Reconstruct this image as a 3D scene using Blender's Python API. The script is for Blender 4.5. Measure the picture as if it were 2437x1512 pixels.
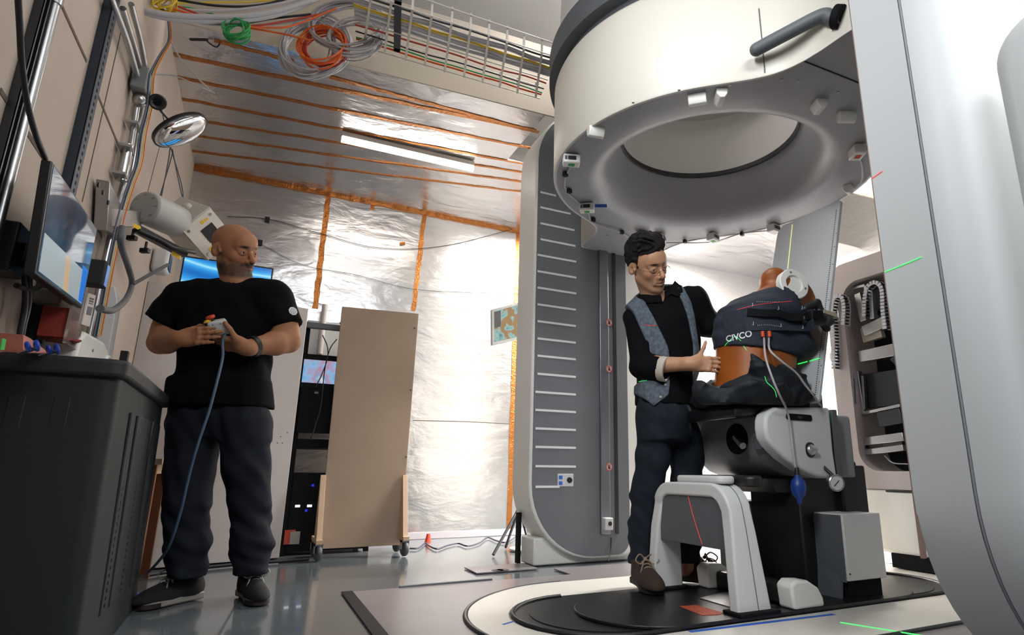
import bpy, math, random
import numpy as np
from mathutils import Vector, Matrix
random.seed(7)
SC = bpy.context.scene
COL = SC.collection
for o in list(bpy.data.objects): bpy.data.objects.remove(o)

# ---------------------------------------------------------------- camera
CAM_Z, FPX, PX0, PY0 = 0.57, 1419.4, 1344.0, 756.0
PITCH, ROLL, YAW = math.radians(14.28), math.radians(.49), math.radians(27.06)
_cp, _sp, _cr, _sr, _cy, _sy = (math.cos(PITCH), math.sin(PITCH), math.cos(ROLL), math.sin(ROLL), math.cos(YAW), math.sin(YAW))
FH = np.array([_sy, _cy, 0.]); RX = np.array([_cy, -_sy, 0.]); ZZ = np.array([0, 0, 1.])
_F = _cp*FH + _sp*ZZ; _U0 = -_sp*FH + _cp*ZZ
_X = _cr*RX + _sr*_U0; _U = -_sr*RX + _cr*_U0
EYE = np.array([0, 0, CAM_Z])
cd = bpy.data.cameras.new('camera'); cam = bpy.data.objects.new('camera', cd); COL.objects.link(cam)
cam.matrix_world = Matrix(((_X[0], _U[0], -_F[0], 0), (_X[1], _U[1], -_F[1], 0), (_X[2], _U[2], -_F[2], CAM_Z), (0, 0, 0, 1)))
cd.sensor_fit = 'HORIZONTAL'; cd.sensor_width = 36; cd.lens = FPX/2437*36
cd.shift_x = (1218.5-PX0)/2437; cd.shift_y = 0; cd.clip_start = .02
SC.camera = cam

# ---------------------------------------------------------------- world, lamps, exposure
SC.view_settings.view_transform = 'Standard'; SC.view_settings.look = 'None'
SC.view_settings.gamma = 1; SC.view_settings.use_curve_mapping = False
SC.view_settings.exposure = 0.0
W = bpy.data.worlds.new('world'); SC.world = W; W.use_nodes = True
W.node_tree.nodes['Background'].inputs[0].default_value = (.80, .82, .85, 1)
W.node_tree.nodes['Background'].inputs[1].default_value = .11
def area(name, loc, size, power, col=(1, 1, 1), target=None, spread=180):
    l = bpy.data.lights.new(name, 'AREA'); l.shape = 'RECTANGLE'; l.size, l.size_y = size
    l.energy = power; l.color = col; l.spread = math.radians(spread)
    o = bpy.data.objects.new(name, l); COL.objects.link(o); o.location = loc
    d = Vector(target)-Vector(loc) if target else Vector((0, 0, -1))
    o.rotation_euler = d.to_track_quat('-Z', 'Y').to_euler(); return o
# unseen lamps: one overhead, added fills out of view, and the bright strip lights behind the machine
area('unseen_high_light', (2.6, -1.3, 3.3), (2.2, .8), 58, (1, .985, .96), (2.2, 2.2, .9), 130)  # added front fill behind the camera for the chair and near column
area('added_side_fill', (-.5, .5, 2.5), (.3, 1.2), 16, (.95, .985, 1), (2.4, 2.1, 1.25), 90)  # added lamp beside the left wall to brighten the back board
area('unseen_high_light', (.6, -1.2, 3.4), (1.2, .5), 22, (.97, .99, 1), (2.2, 1.6, 1.0), 90)  # added fill behind the camera, aimed past the near column
area('unseen_high_light', (2.2, 2.9, 3.9), (1.8, .4), 45, (1, .98, .95))
area('added_ceiling_fill', (1.3, 2.2, 3.45), (1.8, .2), 22, (1, .98, .96), (1.3, 2.2, 5))  # added upward lamp that brightens the high ceiling
area('strip_light', (3.5, 4.3, 2.8), (1.7, .35), 330, (1, .91, .80), (3.7, 5.2, 1.1), 130)
area('strip_light', (4.6, 3.2, 3.2), (.5, 2.0), 240, (1, .96, .90), (4.4, 3.2, 0), 130)
area('strip_light', (2.2, 4.6, 2.8), (.7, .25), 22, (1, .95, .88), (1.7, 5.22, 1.2), 130)

# ---------------------------------------------------------------- measuring: pixel of the photograph -> point on a known plane
def ray(px, py): return _F + _X*(px-PX0)/FPX - _U*(py-PY0)/FPX
def FL(px, py, z=0.): d = ray(px, py); return EYE + d*(z-CAM_Z)/d[2]
def AY(px, py, Y): d = ray(px, py); return EYE + d*Y/d[1]
def AX(px, py, X): d = ray(px, py); return EYE + d*X/d[0]
def AK(px, py, k): d = ray(px, py); return EYE + d*k/(d[:2]@FH[:2])

# ---------------------------------------------------------------- object helpers
WL = {}
def tag(o, label=None, cat=None, group=None, kind=None):
    if label: o['label'] = label
    if cat: o['category'] = cat
    if group: o['group'] = group
    if kind: o['kind'] = kind
    return o
def thing(name, label, cat, loc=(0, 0, 0), group=None):
    o = bpy.data.objects.new(name, None); COL.objects.link(o); o.location = loc; o.empty_display_size = .05
    WL[o.name] = np.array(loc, float); return tag(o, label, cat, group)
def link(name, me, m, parent=None, origin=None):
    """me has world coordinates; re-origin to the parent (or to its own base)."""
    n = len(me.vertices); co = np.empty(n*3, np.float32); me.vertices.foreach_get('co', co); co = co.reshape(-1, 3)
    if parent is not None: org = WL[parent.name]
    elif origin is not None: org = np.array(origin, float)
    else: org = np.array([(co[:, 0].min()+co[:, 0].max())/2, (co[:, 1].min()+co[:, 1].max())/2, co[:, 2].min()])
    co -= org.astype(np.float32); me.vertices.foreach_set('co', co.ravel()); me.update()
    o = bpy.data.objects.new(name, me); COL.objects.link(o)
    if m: me.materials.append(m)
    if parent is not None: o.parent = parent
    else: o.location = org
    WL[o.name] = org; return o
def dup(root, loc, label=None, rotz=None):
    def cp(o, par):
        c = o.copy(); COL.objects.link(c); c.parent = par
        for ch in o.children: cp(ch, c)
        return c
    r = cp(root, None); r.location = loc
    if rotz is not None: r.rotation_euler = (0, 0, rotz)
    if label: r['label'] = label
    return r
def nrm(v): v = np.asarray(v, float); return v/(np.linalg.norm(v)+1e-12)
def crv(pts, n=8):
    P = [np.asarray(p, float) for p in pts]
    if len(P) < 3: return P
    P = [2*P[0]-P[1]] + P + [2*P[-1]-P[-2]]; out = []
    for i in range(1, len(P)-2):
        a, b, c, d = P[i-1:i+3]
        for k in range(n):
            t = k/n; out.append(.5*((2*b)+(c-a)*t+(2*a-5*b+4*c-d)*t*t+(-a+3*b-3*c+d)*t**3))
    return out + [P[-2]]
def rrect(w, h, r, n=6):
    """rounded rectangle centred on 0; r one radius or four (from +x+y, counter-clockwise)"""
    r = [r]*4 if np.isscalar(r) else r; out = []
    for (sx, sy, a0), q in zip(((1, 1, 0), (-1, 1, 90), (-1, -1, 180), (1, -1, 270)), r):
        for k in range(n+1):
            a = math.radians(a0+90*k/n); out.append((sx*(w/2-q)+q*math.cos(a), sy*(h/2-q)+q*math.sin(a)))
    return out
class G:
    def __init__(s): s.v = []; s.f = []
    def add(s, V, Fs):
        b = len(s.v); s.v += [tuple(map(float, p)) for p in V]; s.f += [tuple(b+i for i in f) for f in Fs]; return s
    def box(s, lo, hi):
        x0, y0, z0 = lo; x1, y1, z1 = hi
        return s.add([(x0, y0, z0), (x1, y0, z0), (x1, y1, z0), (x0, y1, z0), (x0, y0, z1), (x1, y0, z1), (x1, y1, z1), (x0, y1, z1)],
                     [(0, 3, 2, 1), (4, 5, 6, 7), (0, 1, 5, 4), (1, 2, 6, 5), (2, 3, 7, 6), (3, 0, 4, 7)])
    def obox(s, c, X, Y, Z, hx, hy, hz):
        c = np.asarray(c, float); X, Y, Z = nrm(X), nrm(Y), nrm(Z)
        V = [c+X*hx*a+Y*hy*b+Z*hz*d for d in (-1, 1) for a, b in ((-1, -1), (1, -1), (1, 1), (-1, 1))]
        return s.add(V, [(0, 3, 2, 1), (4, 5, 6, 7), (0, 1, 5, 4), (1, 2, 6, 5), (2, 3, 7, 6), (3, 0, 4, 7)])
    def bar(s, p0, p1, w, h, up=(0, 0, 1)):
        p0, p1 = np.asarray(p0, float), np.asarray(p1, float); Z = nrm(p1-p0); X = nrm(np.cross(up, Z)); Y = np.cross(Z, X)
        return s.obox((p0+p1)/2, X, Y, Z, w/2, h/2, np.linalg.norm(p1-p0)/2)
    def tube(s, pts, r, n=8, cap=True):
        P = [np.asarray(p, float) for p in pts]; m = len(P); R = [r]*m if np.isscalar(r) else r
        T = [nrm(P[min(i+1, m-1)]-P[max(i-1, 0)]) for i in range(m)]
        a = np.array([0, 0, 1.]) if abs(T[0][2]) < .9 else np.array([1., 0, 0]); N = nrm(np.cross(T[0], a)); V = []
        for i in range(m):
            N = nrm(N-T[i]*(N@T[i])); B = np.cross(T[i], N)
            for k in range(n):
                t = 2*math.pi*k/n; V.append(P[i]+R[i]*(N*math.cos(t)+B*math.sin(t)))
        Fs = [(i*n+k, i*n+(k+1) % n, (i+1)*n+(k+1) % n, (i+1)*n+k) for i in range(m-1) for k in range(n)]
        if cap: Fs += [tuple(range(n-1, -1, -1)), tuple((m-1)*n+k for k in range(n))]
        return s.add(V, Fs)
    def cyl(s, p0, p1, r, n=24): return s.tube([p0, p1], r, n)
    def lathe(s, o, ax, prof, n=32, closed=False):
        o = np.asarray(o, float); A = nrm(ax); b = np.array([1., 0, 0]) if abs(A[0]) < .8 else np.array([0, 1., 0])
        N = nrm(np.cross(A, b)); B = np.cross(A, N); m = len(prof)
        V = [o+A*h+r*(N*math.cos(2*math.pi*k/n)+B*math.sin(2*math.pi*k/n)) for r, h in prof for k in range(n)]
        Fs = [(i*n+k, i*n+(k+1) % n, ((i+1) % m)*n+(k+1) % n, ((i+1) % m)*n+k) for i in range(m if closed else m-1) for k in range(n)]
        if not closed:
            if prof[0][0] > 1e-6: Fs.append(tuple(range(n-1, -1, -1)))
            if prof[-1][0] > 1e-6: Fs.append(tuple((m-1)*n+k for k in range(n)))
        return s.add(V, Fs)
    def prism(s, poly, off):
        P = [np.asarray(p, float) for p in poly]; off = np.asarray(off, float); n = len(P)
        return s.add(P+[p+off for p in P], [tuple(range(n-1, -1, -1)), tuple(range(n, 2*n))]+[(i, (i+1) % n, n+(i+1) % n, n+i) for i in range(n)])
    def frame(s, outer, inner, off):
        """ring between two outlines of equal length, extruded by off"""
        n = len(outer); off = np.asarray(off, float); O = [np.asarray(p, float) for p in outer]; I = [np.asarray(p, float) for p in inner]
        V = O+I+[p+off for p in O]+[p+off for p in I]; Fs = []
        for i in range(n):
            j = (i+1) % n
            Fs += [(i, j, n+j, n+i), (2*n+i, 3*n+i, 3*n+j, 2*n+j), (i, 2*n+i, 2*n+j, j), (n+i, n+j, 3*n+j, 3*n+i)]
        return s.add(V, Fs)
    def ell(s, c, r, nu=20, nv=12, M=None):
        c = np.asarray(c, float); V = []
        for i in range(nv+1):
            t = math.pi*i/nv
            for k in range(nu):
                p = np.array([r[0]*math.sin(t)*math.cos(2*math.pi*k/nu), r[1]*math.sin(t)*math.sin(2*math.pi*k/nu), r[2]*math.cos(t)])
                V.append(c+(M@p if M is not None else p))
        return s.add(V, [(i*nu+k, (i+1)*nu+k, (i+1)*nu+(k+1) % nu, i*nu+(k+1) % nu) for i in range(nv) for k in range(nu)])
    def torus(s, c, ax, R, r, n=32, m=8):
        c = np.asarray(c, float); A = nrm(ax); b = np.array([1., 0, 0]) if abs(A[0]) < .8 else np.array([0, 1., 0]); N = nrm(np.cross(A, b)); B = np.cross(A, N)
        V = []
        for i in range(n):
            d = N*math.cos(2*math.pi*i/n)+B*math.sin(2*math.pi*i/n)
            for k in range(m): t = 2*math.pi*k/m; V.append(c+d*(R+r*math.cos(t))+A*r*math.sin(t))
        return s.add(V, [(i*m+k, ((i+1) % n)*m+k, ((i+1) % n)*m+(k+1) % m, i*m+(k+1) % m) for i in range(n) for k in range(m)])
    def build(s, name, m, parent=None, bevel=0, seg=2, sm=50, origin=None):
        import bmesh
        me = bpy.data.meshes.new(name); me.from_pydata(s.v, [], s.f)
        bm = bmesh.new(); bm.from_mesh(me); bmesh.ops.remove_doubles(bm, verts=bm.verts, dist=1e-6)
        bmesh.ops.recalc_face_normals(bm, faces=bm.faces); bm.to_mesh(me); bm.free()
        if sm:
            me.shade_smooth()
            try: me.set_sharp_from_angle(angle=math.radians(sm))
            except Exception: pass
        o = link(name, me, m, parent, origin)
        if bevel:
            b = o.modifiers.new('bevel', 'BEVEL'); b.width = bevel; b.segments = seg; b.limit_method = 'ANGLE'; b.angle_limit = math.radians(40)
        return o
def text(name, body, size, origin, xdir, ydir, m, parent, depth=.0006, warp=None):
    c = bpy.data.curves.new(name, 'FONT'); c.body = body; c.size = size; c.extrude = depth; c.align_x = 'CENTER'; c.align_y = 'CENTER'; c.offset = .02*size
    t = bpy.data.objects.new(name, c); COL.objects.link(t)
    me = bpy.data.meshes.new_from_object(t.evaluated_get(bpy.context.evaluated_depsgraph_get())); bpy.data.objects.remove(t); me.name = name; me.materials.clear()
    X, Y = nrm(xdir), nrm(ydir); Z = np.cross(X, Y); n = len(me.vertices); co = np.empty(n*3, np.float32); me.vertices.foreach_get('co', co); co = co.reshape(-1, 3)
    P = np.asarray(origin)+co[:, :1]*X+co[:, 1:2]*Y+co[:, 2:3]*Z
    if warp is not None: P = warp(P)
    me.vertices.foreach_set('co', P.astype(np.float32).ravel()); return link(name, me, m, parent)

# ---------------------------------------------------------------- signed-distance modelling for bodies, cloth and soft shapes
class Field:
    def __init__(s, xs, ys, zs): s.x, s.y, s.z = [np.asarray(a, np.float32) for a in (xs, ys, zs)]; s.F = np.full((len(xs), len(ys), len(zs)), .12, np.float32)
    def win(s, lo, hi, m=.06):
        sl = []
        for a, l, h in zip((s.x, s.y, s.z), lo, hi):
            i, j = np.searchsorted(a, [l-m, h+m]); sl.append(slice(max(i, 0), max(j, 0)))
        return tuple(sl), (s.x[sl[0]][:, None, None], s.y[sl[1]][None, :, None], s.z[sl[2]][None, None, :])
    def put(s, prim, k=.01, op='add', m=.06):
        fn, lo, hi = prim; sl, g = s.win(lo, hi, m); A = s.F[sl]
        if A.size == 0: return s
        B = np.broadcast_to(fn(*g), A.shape).astype(np.float32)
        if op == 'sub': B = -B; A, B = -A, -B
        if k > 0:
            h = np.clip(.5+.5*(A-B)/k, 0, 1); C = A*(1-h)+B*h-k*h*(1-h)
        else: C = np.minimum(A, B)
        s.F[sl] = -C if op == 'sub' else C; return s
    def sub(s, prim, k=.008): return s.put(prim, k, 'sub')
    def cut(s, p, n, k=0):
        """remove everything on the +n side of the plane"""
        n = nrm(n); D = (s.x[:, None, None]-p[0])*n[0]+(s.y[None, :, None]-p[1])*n[1]+(s.z[None, None, :]-p[2])*n[2]
        s.F = np.maximum(s.F, D.astype(np.float32)); return s
    def mesh(s, name, m=None, parent=None, color=None, wr=None, smooth=2, origin=None):
        V, Q = surfnet(s.F, s.x, s.y, s.z)
        for _ in range(smooth):
            S = np.zeros_like(V); c = np.zeros(len(V), np.float32)
            for a in range(4):
                i, j = Q[:, a], Q[:, (a+1) % 4]
                np.add.at(S, i, V[j]); np.add.at(c, i, 1); np.add.at(S, j, V[i]); np.add.at(c, j, 1)
            V = V*.45+.55*S/np.maximum(c, 1)[:, None]
        me = bpy.data.meshes.new(name); me.vertices.add(len(V)); me.vertices.foreach_set('co', V.astype(np.float32).ravel())
        me.loops.add(len(Q)*4); me.loops.foreach_set('vertex_index', Q.astype(np.int32).ravel())
        me.polygons.add(len(Q)); me.polygons.foreach_set('loop_start', np.arange(0, len(Q)*4, 4, dtype=np.int32))
        try: me.polygons.foreach_set('loop_total', np.full(len(Q), 4, np.int32))
        except Exception: pass
        me.update(calc_edges=True); me.validate(); me.shade_smooth()
        if color is not None:
            at = me.color_attributes.new('tone', 'FLOAT_COLOR', 'POINT'); C = np.ones((len(V), 4), np.float32); C[:, :3] = color(V); at.data.foreach_set('color', C.ravel())
        return link(name, me, m, parent, origin)
def surfnet(F, x, y, z):
    ins = F < 0; nx, ny, nz = F.shape; cs = (nx-1, ny-1, nz-1); N = cs[0]*cs[1]*cs[2]
    acc = np.zeros((N, 3), np.float32); cnt = np.zeros(N, np.float32); A = (x, y, z); quads = []
    lin = lambda i, j, k: (i*cs[1]+j)*cs[2]+k
    for ax in range(3):
        a = [slice(None)]*3; b = [slice(None)]*3; a[ax] = slice(0, -1); b[ax] = slice(1, None); a, b = tuple(a), tuple(b)
        I = np.argwhere(ins[a] != ins[b])
        if len(I) == 0: continue
        J = I.copy(); J[:, ax] += 1
        f0 = F[tuple(I.T)]; f1 = F[tuple(J.T)]; t = f0/(f0-f1)
        P = np.stack([A[d][I[:, d]] for d in range(3)], 1).astype(np.float32); P[:, ax] += t*(A[ax][J[:, ax]]-A[ax][I[:, ax]])
        o1, o2 = [d for d in range(3) if d != ax]
        ok = (I[:, o1] > 0) & (I[:, o1] < cs[o1]) & (I[:, o2] > 0) & (I[:, o2] < cs[o2]); I, P = I[ok], P[ok]; fl = F[tuple(I.T)] < 0
        ids = []
        for d1, d2 in ((-1, -1), (0, -1), (0, 0), (-1, 0)):
            c = I.copy(); c[:, o1] += d1; c[:, o2] += d2; q = lin(c[:, 0], c[:, 1], c[:, 2]); ids.append(q); np.add.at(acc, q, P); np.add.at(cnt, q, 1)
        Q = np.stack(ids, 1); flip = fl if ax != 1 else ~fl; Q[~flip] = Q[~flip][:, ::-1]; quads.append(Q)
    Q = np.concatenate(quads); used, inv = np.unique(Q, return_inverse=True)
    return acc[used]/cnt[used][:, None], inv.reshape(Q.shape)
def cap(p0, p1, r0, r1=None):
    p0, p1 = np.asarray(p0, float), np.asarray(p1, float); r1 = r0 if r1 is None else r1; d = p1-p0; L = max(d@d, 1e-9)
    def fn(X, Y, Z):
        a, b, c = X-p0[0], Y-p0[1], Z-p0[2]; t = np.clip((a*d[0]+b*d[1]+c*d[2])/L, 0, 1)
        return np.sqrt((a-t*d[0])**2+(b-t*d[1])**2+(c-t*d[2])**2)-(r0+(r1-r0)*t)
    r = max(r0, r1); return fn, np.minimum(p0, p1)-r, np.maximum(p0, p1)+r
def ball(p, r): return cap(p, p, r)
def elo(c, r, M=None):
    """ellipsoid; rows of M are its axes"""
    c, r = np.asarray(c, float), np.asarray(r, float); M = np.eye(3) if M is None else np.asarray(M)
    def fn(X, Y, Z):
        a, b, d = X-c[0], Y-c[1], Z-c[2]; q = [a*M[i, 0]+b*M[i, 1]+d*M[i, 2] for i in range(3)]
        k0 = np.sqrt(sum((q[i]/r[i])**2 for i in range(3))); k1 = np.sqrt(sum((q[i]/r[i]**2)**2 for i in range(3)))
        return k0*(k0-1)/np.maximum(k1, 1e-6)
    R = max(r); return fn, c-R, c+R
def rbox(c, h, r, M=None):
    c, h = np.asarray(c, float), np.asarray(h, float); M = np.eye(3) if M is None else np.asarray(M)
    def fn(X, Y, Z):
        a, b, d = X-c[0], Y-c[1], Z-c[2]; q = [np.abs(a*M[i, 0]+b*M[i, 1]+d*M[i, 2])-(h[i]-r) for i in range(3)]
        return np.sqrt(sum(np.maximum(e, 0)**2 for e in q))+np.minimum(np.maximum(np.maximum(q[0], q[1]), q[2]), 0)-r
    R = np.linalg.norm(h); return fn, c-R, c+R
def loft(lv, e=2.3):
    """stack of ellipses; each level: z, cx, cy, half-width, half-depth, yaw of the width axis"""
    lv = np.asarray(sorted(lv), float)
    def fn(X, Y, Z):
        g = lambda i: np.interp(Z, lv[:, 0], lv[:, i]).astype(np.float32)
        cx, cy, a, b, w = g(1), g(2), g(3), g(4), g(5); u = (X-cx)*np.cos(w)+(Y-cy)*np.sin(w); v = -(X-cx)*np.sin(w)+(Y-cy)*np.cos(w)
        d = ((np.abs(u)/a)**e+(np.abs(v)/b)**e)**(1/e)-1; d = d*np.minimum(a, b)
        return np.maximum(d, np.maximum(lv[0, 0]-Z, Z-lv[-1, 0]))
    R = max(lv[:, 3].max(), lv[:, 4].max()); lo = np.array([lv[:, 1].min()-R, lv[:, 2].min()-R, lv[0, 0]]); hi = np.array([lv[:, 1].max()+R, lv[:, 2].max()+R, lv[-1, 0]])
    return fn, lo, hi
def axis(*seg):
    """grid coordinates; each segment (start, end, step)"""
    out = []
    for a, b, h in seg: out += list(np.linspace(a, b, max(2, int(round((b-a)/h))+1))[:-1])
    return np.array(out+[seg[-1][1]])
def wav(P, f, seed=0):
    """cheap smooth noise at points P (n,3)"""
    r = np.random.RandomState(seed); s = np.zeros(P.shape[0])
    for _ in range(7): k = r.normal(size=3)*f; s += np.sin(P@k+r.uniform(0, 6.28))
    return s/7
# ---------------------------------------------------------------- materials
def lin(h):
    c = [int(h[i:i+2], 16)/255 for i in (0, 2, 4)]; return tuple(v/12.92 if v <= .04045 else ((v+.055)/1.055)**2.4 for v in c)
def mat(name, col, rough=.5, metal=0, emit=None, es=1, bump=None, spec=.5, var=None, alpha=None, trans=0, coat=0):
    m = bpy.data.materials.new(name); m.use_nodes = True; nt = m.node_tree; b = nt.nodes['Principled BSDF']; c = lin(col) if isinstance(col, str) else col
    b.inputs['Base Color'].default_value = (*c, 1); b.inputs['Roughness'].default_value = rough; b.inputs['Metallic'].default_value = metal; b.inputs['Specular IOR Level'].default_value = spec
    if emit: b.inputs['Emission Color'].default_value = (*lin(emit), 1); b.inputs['Emission Strength'].default_value = es
    if trans: b.inputs['Transmission Weight'].default_value = trans
    if coat: b.inputs['Coat Weight'].default_value = coat
    tc = nt.nodes.new('ShaderNodeTexCoord')
    if var:   # (second colour, scale, sharpness)
        n = nt.nodes.new('ShaderNodeTexNoise'); n.inputs['Scale'].default_value = var[1]; n.inputs['Detail'].default_value = 5; nt.links.new(tc.outputs['Object'], n.inputs['Vector'])
        r = nt.nodes.new('ShaderNodeValToRGB'); r.color_ramp.elements[0].position = .5-var[2]; r.color_ramp.elements[1].position = .5+var[2]
        r.color_ramp.elements[0].color = (*c, 1); r.color_ramp.elements[1].color = (*lin(var[0]), 1); nt.links.new(n.outputs['Fac'], r.inputs['Fac']); nt.links.new(r.outputs['Color'], b.inputs['Base Color'])
    if bump:  # (scale, strength, distance)
        n = nt.nodes.new('ShaderNodeTexNoise'); n.inputs['Scale'].default_value = bump[0]; n.inputs['Detail'].default_value = 4; nt.links.new(tc.outputs['Object'], n.inputs['Vector'])
        u = nt.nodes.new('ShaderNodeBump'); u.inputs['Strength'].default_value = bump[1]; u.inputs['Distance'].default_value = bump[2]; nt.links.new(n.outputs['Fac'], u.inputs['Height']); nt.links.new(u.outputs['Normal'], b.inputs['Normal'])
    return m
def nodes(m): return m.node_tree.nodes, m.node_tree.links, m.node_tree.nodes['Principled BSDF']
WHITE = mat('white_paint', 'E2E1DC', .42, bump=(350, .05, .001))
WHITE2 = mat('grey_white_plastic', 'C9CACA', .5, bump=(400, .06, .001))
GREY = mat('grey_paint', '6B6E73', .5, bump=(400, .08, .001))
DGREY = mat('dark_grey_paint', '54585D', .55, bump=(400, .08, .001))
BLACK = mat('black_plastic', '14161A', .45)
BLACKM = mat('black_matt', '0B0C0F', .8, spec=.2)
DARK = mat('charcoal_plastic', '1F2427', .6, spec=.3, bump=(500, .2, .001))
STEEL = mat('zinc_steel', 'B4B6B8', .32, 1, bump=(60, .08, .002))
ALU = mat('brushed_aluminium', 'C8C9CC', .3, 1)
DSTEEL = mat('dark_steel', '4A4C50', .38, .9)
REDP = mat('red_plastic', 'C03A22', .35)
YELP = mat('yellow_plastic', 'E2B821', .4)
BLUEP = mat('blue_plastic', '1747B5', .4)
GREENP = mat('green_tape', '2C9A4C', .6)
BTAPE = mat('blue_tape', '2F62C4', .6)
CABLE = mat('grey_cable', 'B9B9BE', .5)
BCABLE = mat('black_cable', '15161A', .5)
OCABLE = mat('orange_cable', 'E0641E', .5)
YCABLE = mat('yellow_cable', 'DDBB2E', .5)
GCABLE = mat('green_cable', '1F9A4B', .5)
RCABLE = mat('red_cable', 'B6402A', .5)
BLCABLE = mat('blue_cable', '2B55A8', .5)
PRINT = mat('white_print', 'D8DADC', .6)
LRED = mat('red_laser_line', 'FF3A2E', .6, emit='FF3A2E', es=.7)
LGRN = mat('green_laser_line', '35E060', .6, emit='4BFF76', es=1.1)
WOOD = mat('brown_wood', '7B4A30', .5, bump=(30, .1, .002))
MDF = mat('tan_hardboard', 'A48E7B', .62, var=('9A8471', 5, .3), bump=(250, .1, .001))
PINE = mat('pale_timber', 'C4A88C', .6, bump=(40, .1, .001))
# concrete wall
CONC = mat('concrete_panel', 'A5988D', .85, var=('B6A89C', 2.2, .35), bump=(45, .25, .004))
def foil(name, rough, wr, mps=(1, 1.3, 2.4), rid=.05):
    m = mat(name, (.74, .735, .745), rough, 1); N, L, b = nodes(m); tc = [n for n in N if n.type == 'TEX_COORD'][0]
    n1 = N.new('ShaderNodeTexNoise'); n1.inputs['Scale'].default_value = 1.3; n1.inputs['Detail'].default_value = 1; n1.inputs['Distortion'].default_value = .2
    mp = N.new('ShaderNodeMapping'); mp.inputs['Scale'].default_value = mps; L.new(tc.outputs['Object'], mp.inputs[0]); L.new(tc.outputs['Object'], n1.inputs['Vector'])
    n2 = N.new('ShaderNodeTexNoise'); n2.inputs['Scale'].default_value = 3.2; n2.inputs['Detail'].default_value = 4; n2.inputs['Distortion'].default_value = .35; L.new(mp.outputs[0], n2.inputs['Vector'])
    v = N.new('ShaderNodeTexNoise'); v.noise_type = 'RIDGED_MULTIFRACTAL'; v.inputs['Scale'].default_value = 3.4; v.inputs['Detail'].default_value = 2; v.inputs['Distortion'].default_value = .4; L.new(tc.outputs['Object'], v.inputs['Vector'])
    a = N.new('ShaderNodeMath'); a.operation = 'MULTIPLY_ADD'; a.inputs[1].default_value = 2.2; L.new(n1.outputs['Fac'], a.inputs[0]); L.new(n2.outputs['Fac'], a.inputs[2])
    c = N.new('ShaderNodeMath'); c.operation = 'MULTIPLY_ADD'; c.inputs[1].default_value = rid; L.new(v.outputs['Fac'], c.inputs[0]); L.new(a.outputs[0], c.inputs[2])
    u = N.new('ShaderNodeBump'); u.inputs['Strength'].default_value = wr; u.inputs['Distance'].default_value = .03; L.new(c.outputs[0], u.inputs['Height']); L.new(u.outputs['Normal'], b.inputs['Normal'])
    return m
FOIL = foil('foil_insulation', .30, .45); FOILC = foil('foil_ceiling', .27, .55, (1.2, 2.6, 1), .11)
FOILR = foil('foil_matt_side', .52, .40)
COPPER = mat('copper_tape', 'B8703A', .30, 1, bump=(70, .9, .006), var=('C98A50', 30, .2))
# glossy sealed floor
FLOOR = mat('sealed_floor', '666D72', .15, bump=(14, .03, .002), var=('5D6469', 3, .3), coat=.3)
PLATE = mat('painted_floor_plate', '857F82', .28, var=('7A7577', 6, .3), bump=(60, .05, .001))
DISCW = mat('white_deck', 'D6D3CB', .4)
SLOT = mat('black_deck', '15171A', .35, bump=(90, .3, .002))
SKIN_N = {}
def skin(name, rough=.5):
    m = mat(name, '888888', rough, spec=.4, bump=(260, .12, .001)); N, L, b = nodes(m); a = N.new('ShaderNodeVertexColor'); a.layer_name = 'tone'; L.new(a.outputs['Color'], b.inputs['Base Color'])
    b.inputs['Subsurface Weight'].default_value = .08; b.inputs['Subsurface Radius'].default_value = (.012, .005, .003); return m
def screen(name, fn, es=1.0):
    """emissive picture: fn(N, L, texcoord) -> colour socket"""
    m = mat(name, '000000', .15); N, L, b = nodes(m); tc = [n for n in N if n.type == 'TEX_COORD'][0]; s = fn(N, L, tc); L.new(s, b.inputs['Emission Color']); b.inputs['Emission Strength'].default_value = es; return m
def ramp(N, L, fac, stops):
    r = N.new('ShaderNodeValToRGB'); e = r.color_ramp.elements
    while len(e) < len(stops): e.new(.5)
    for x, (p, c) in zip(e, stops): x.position = p; x.color = (*lin(c), 1)
    L.new(fac, r.inputs['Fac']); return r.outputs['Color']
# ---------------------------------------------------------------- the room
XL, YB, ZC = -.68, 5.22, 2.897
def struct(g, name, m, **k): return tag(g.build(name, m, **k), kind='structure')
struct(G().box((-1.2, -1.5, -.2), (6.2, 5.6, -.004)), 'floor', FLOOR, origin=(0, 0, 0))
struct(G().box((XL-.2, -1.0, -.004), (XL, YB+.2, 4.1)), 'wall_left', CONC, origin=(0, 0, 0))
struct(G().box((XL, YB, -.004), (2.55, YB+.2, 4.1)), 'wall_back', FOIL, origin=(0, 0, 0))
struct(G().box((2.55, YB, -.004), (5.6, YB+.2, 4.1)), 'wall_far', FOILR, origin=(0, 0, 0))
struct(G().box((5.6, -1.0, -.004), (5.8, YB, 4.1)), 'wall_right', FOILR, origin=(0, 0, 0))
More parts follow.
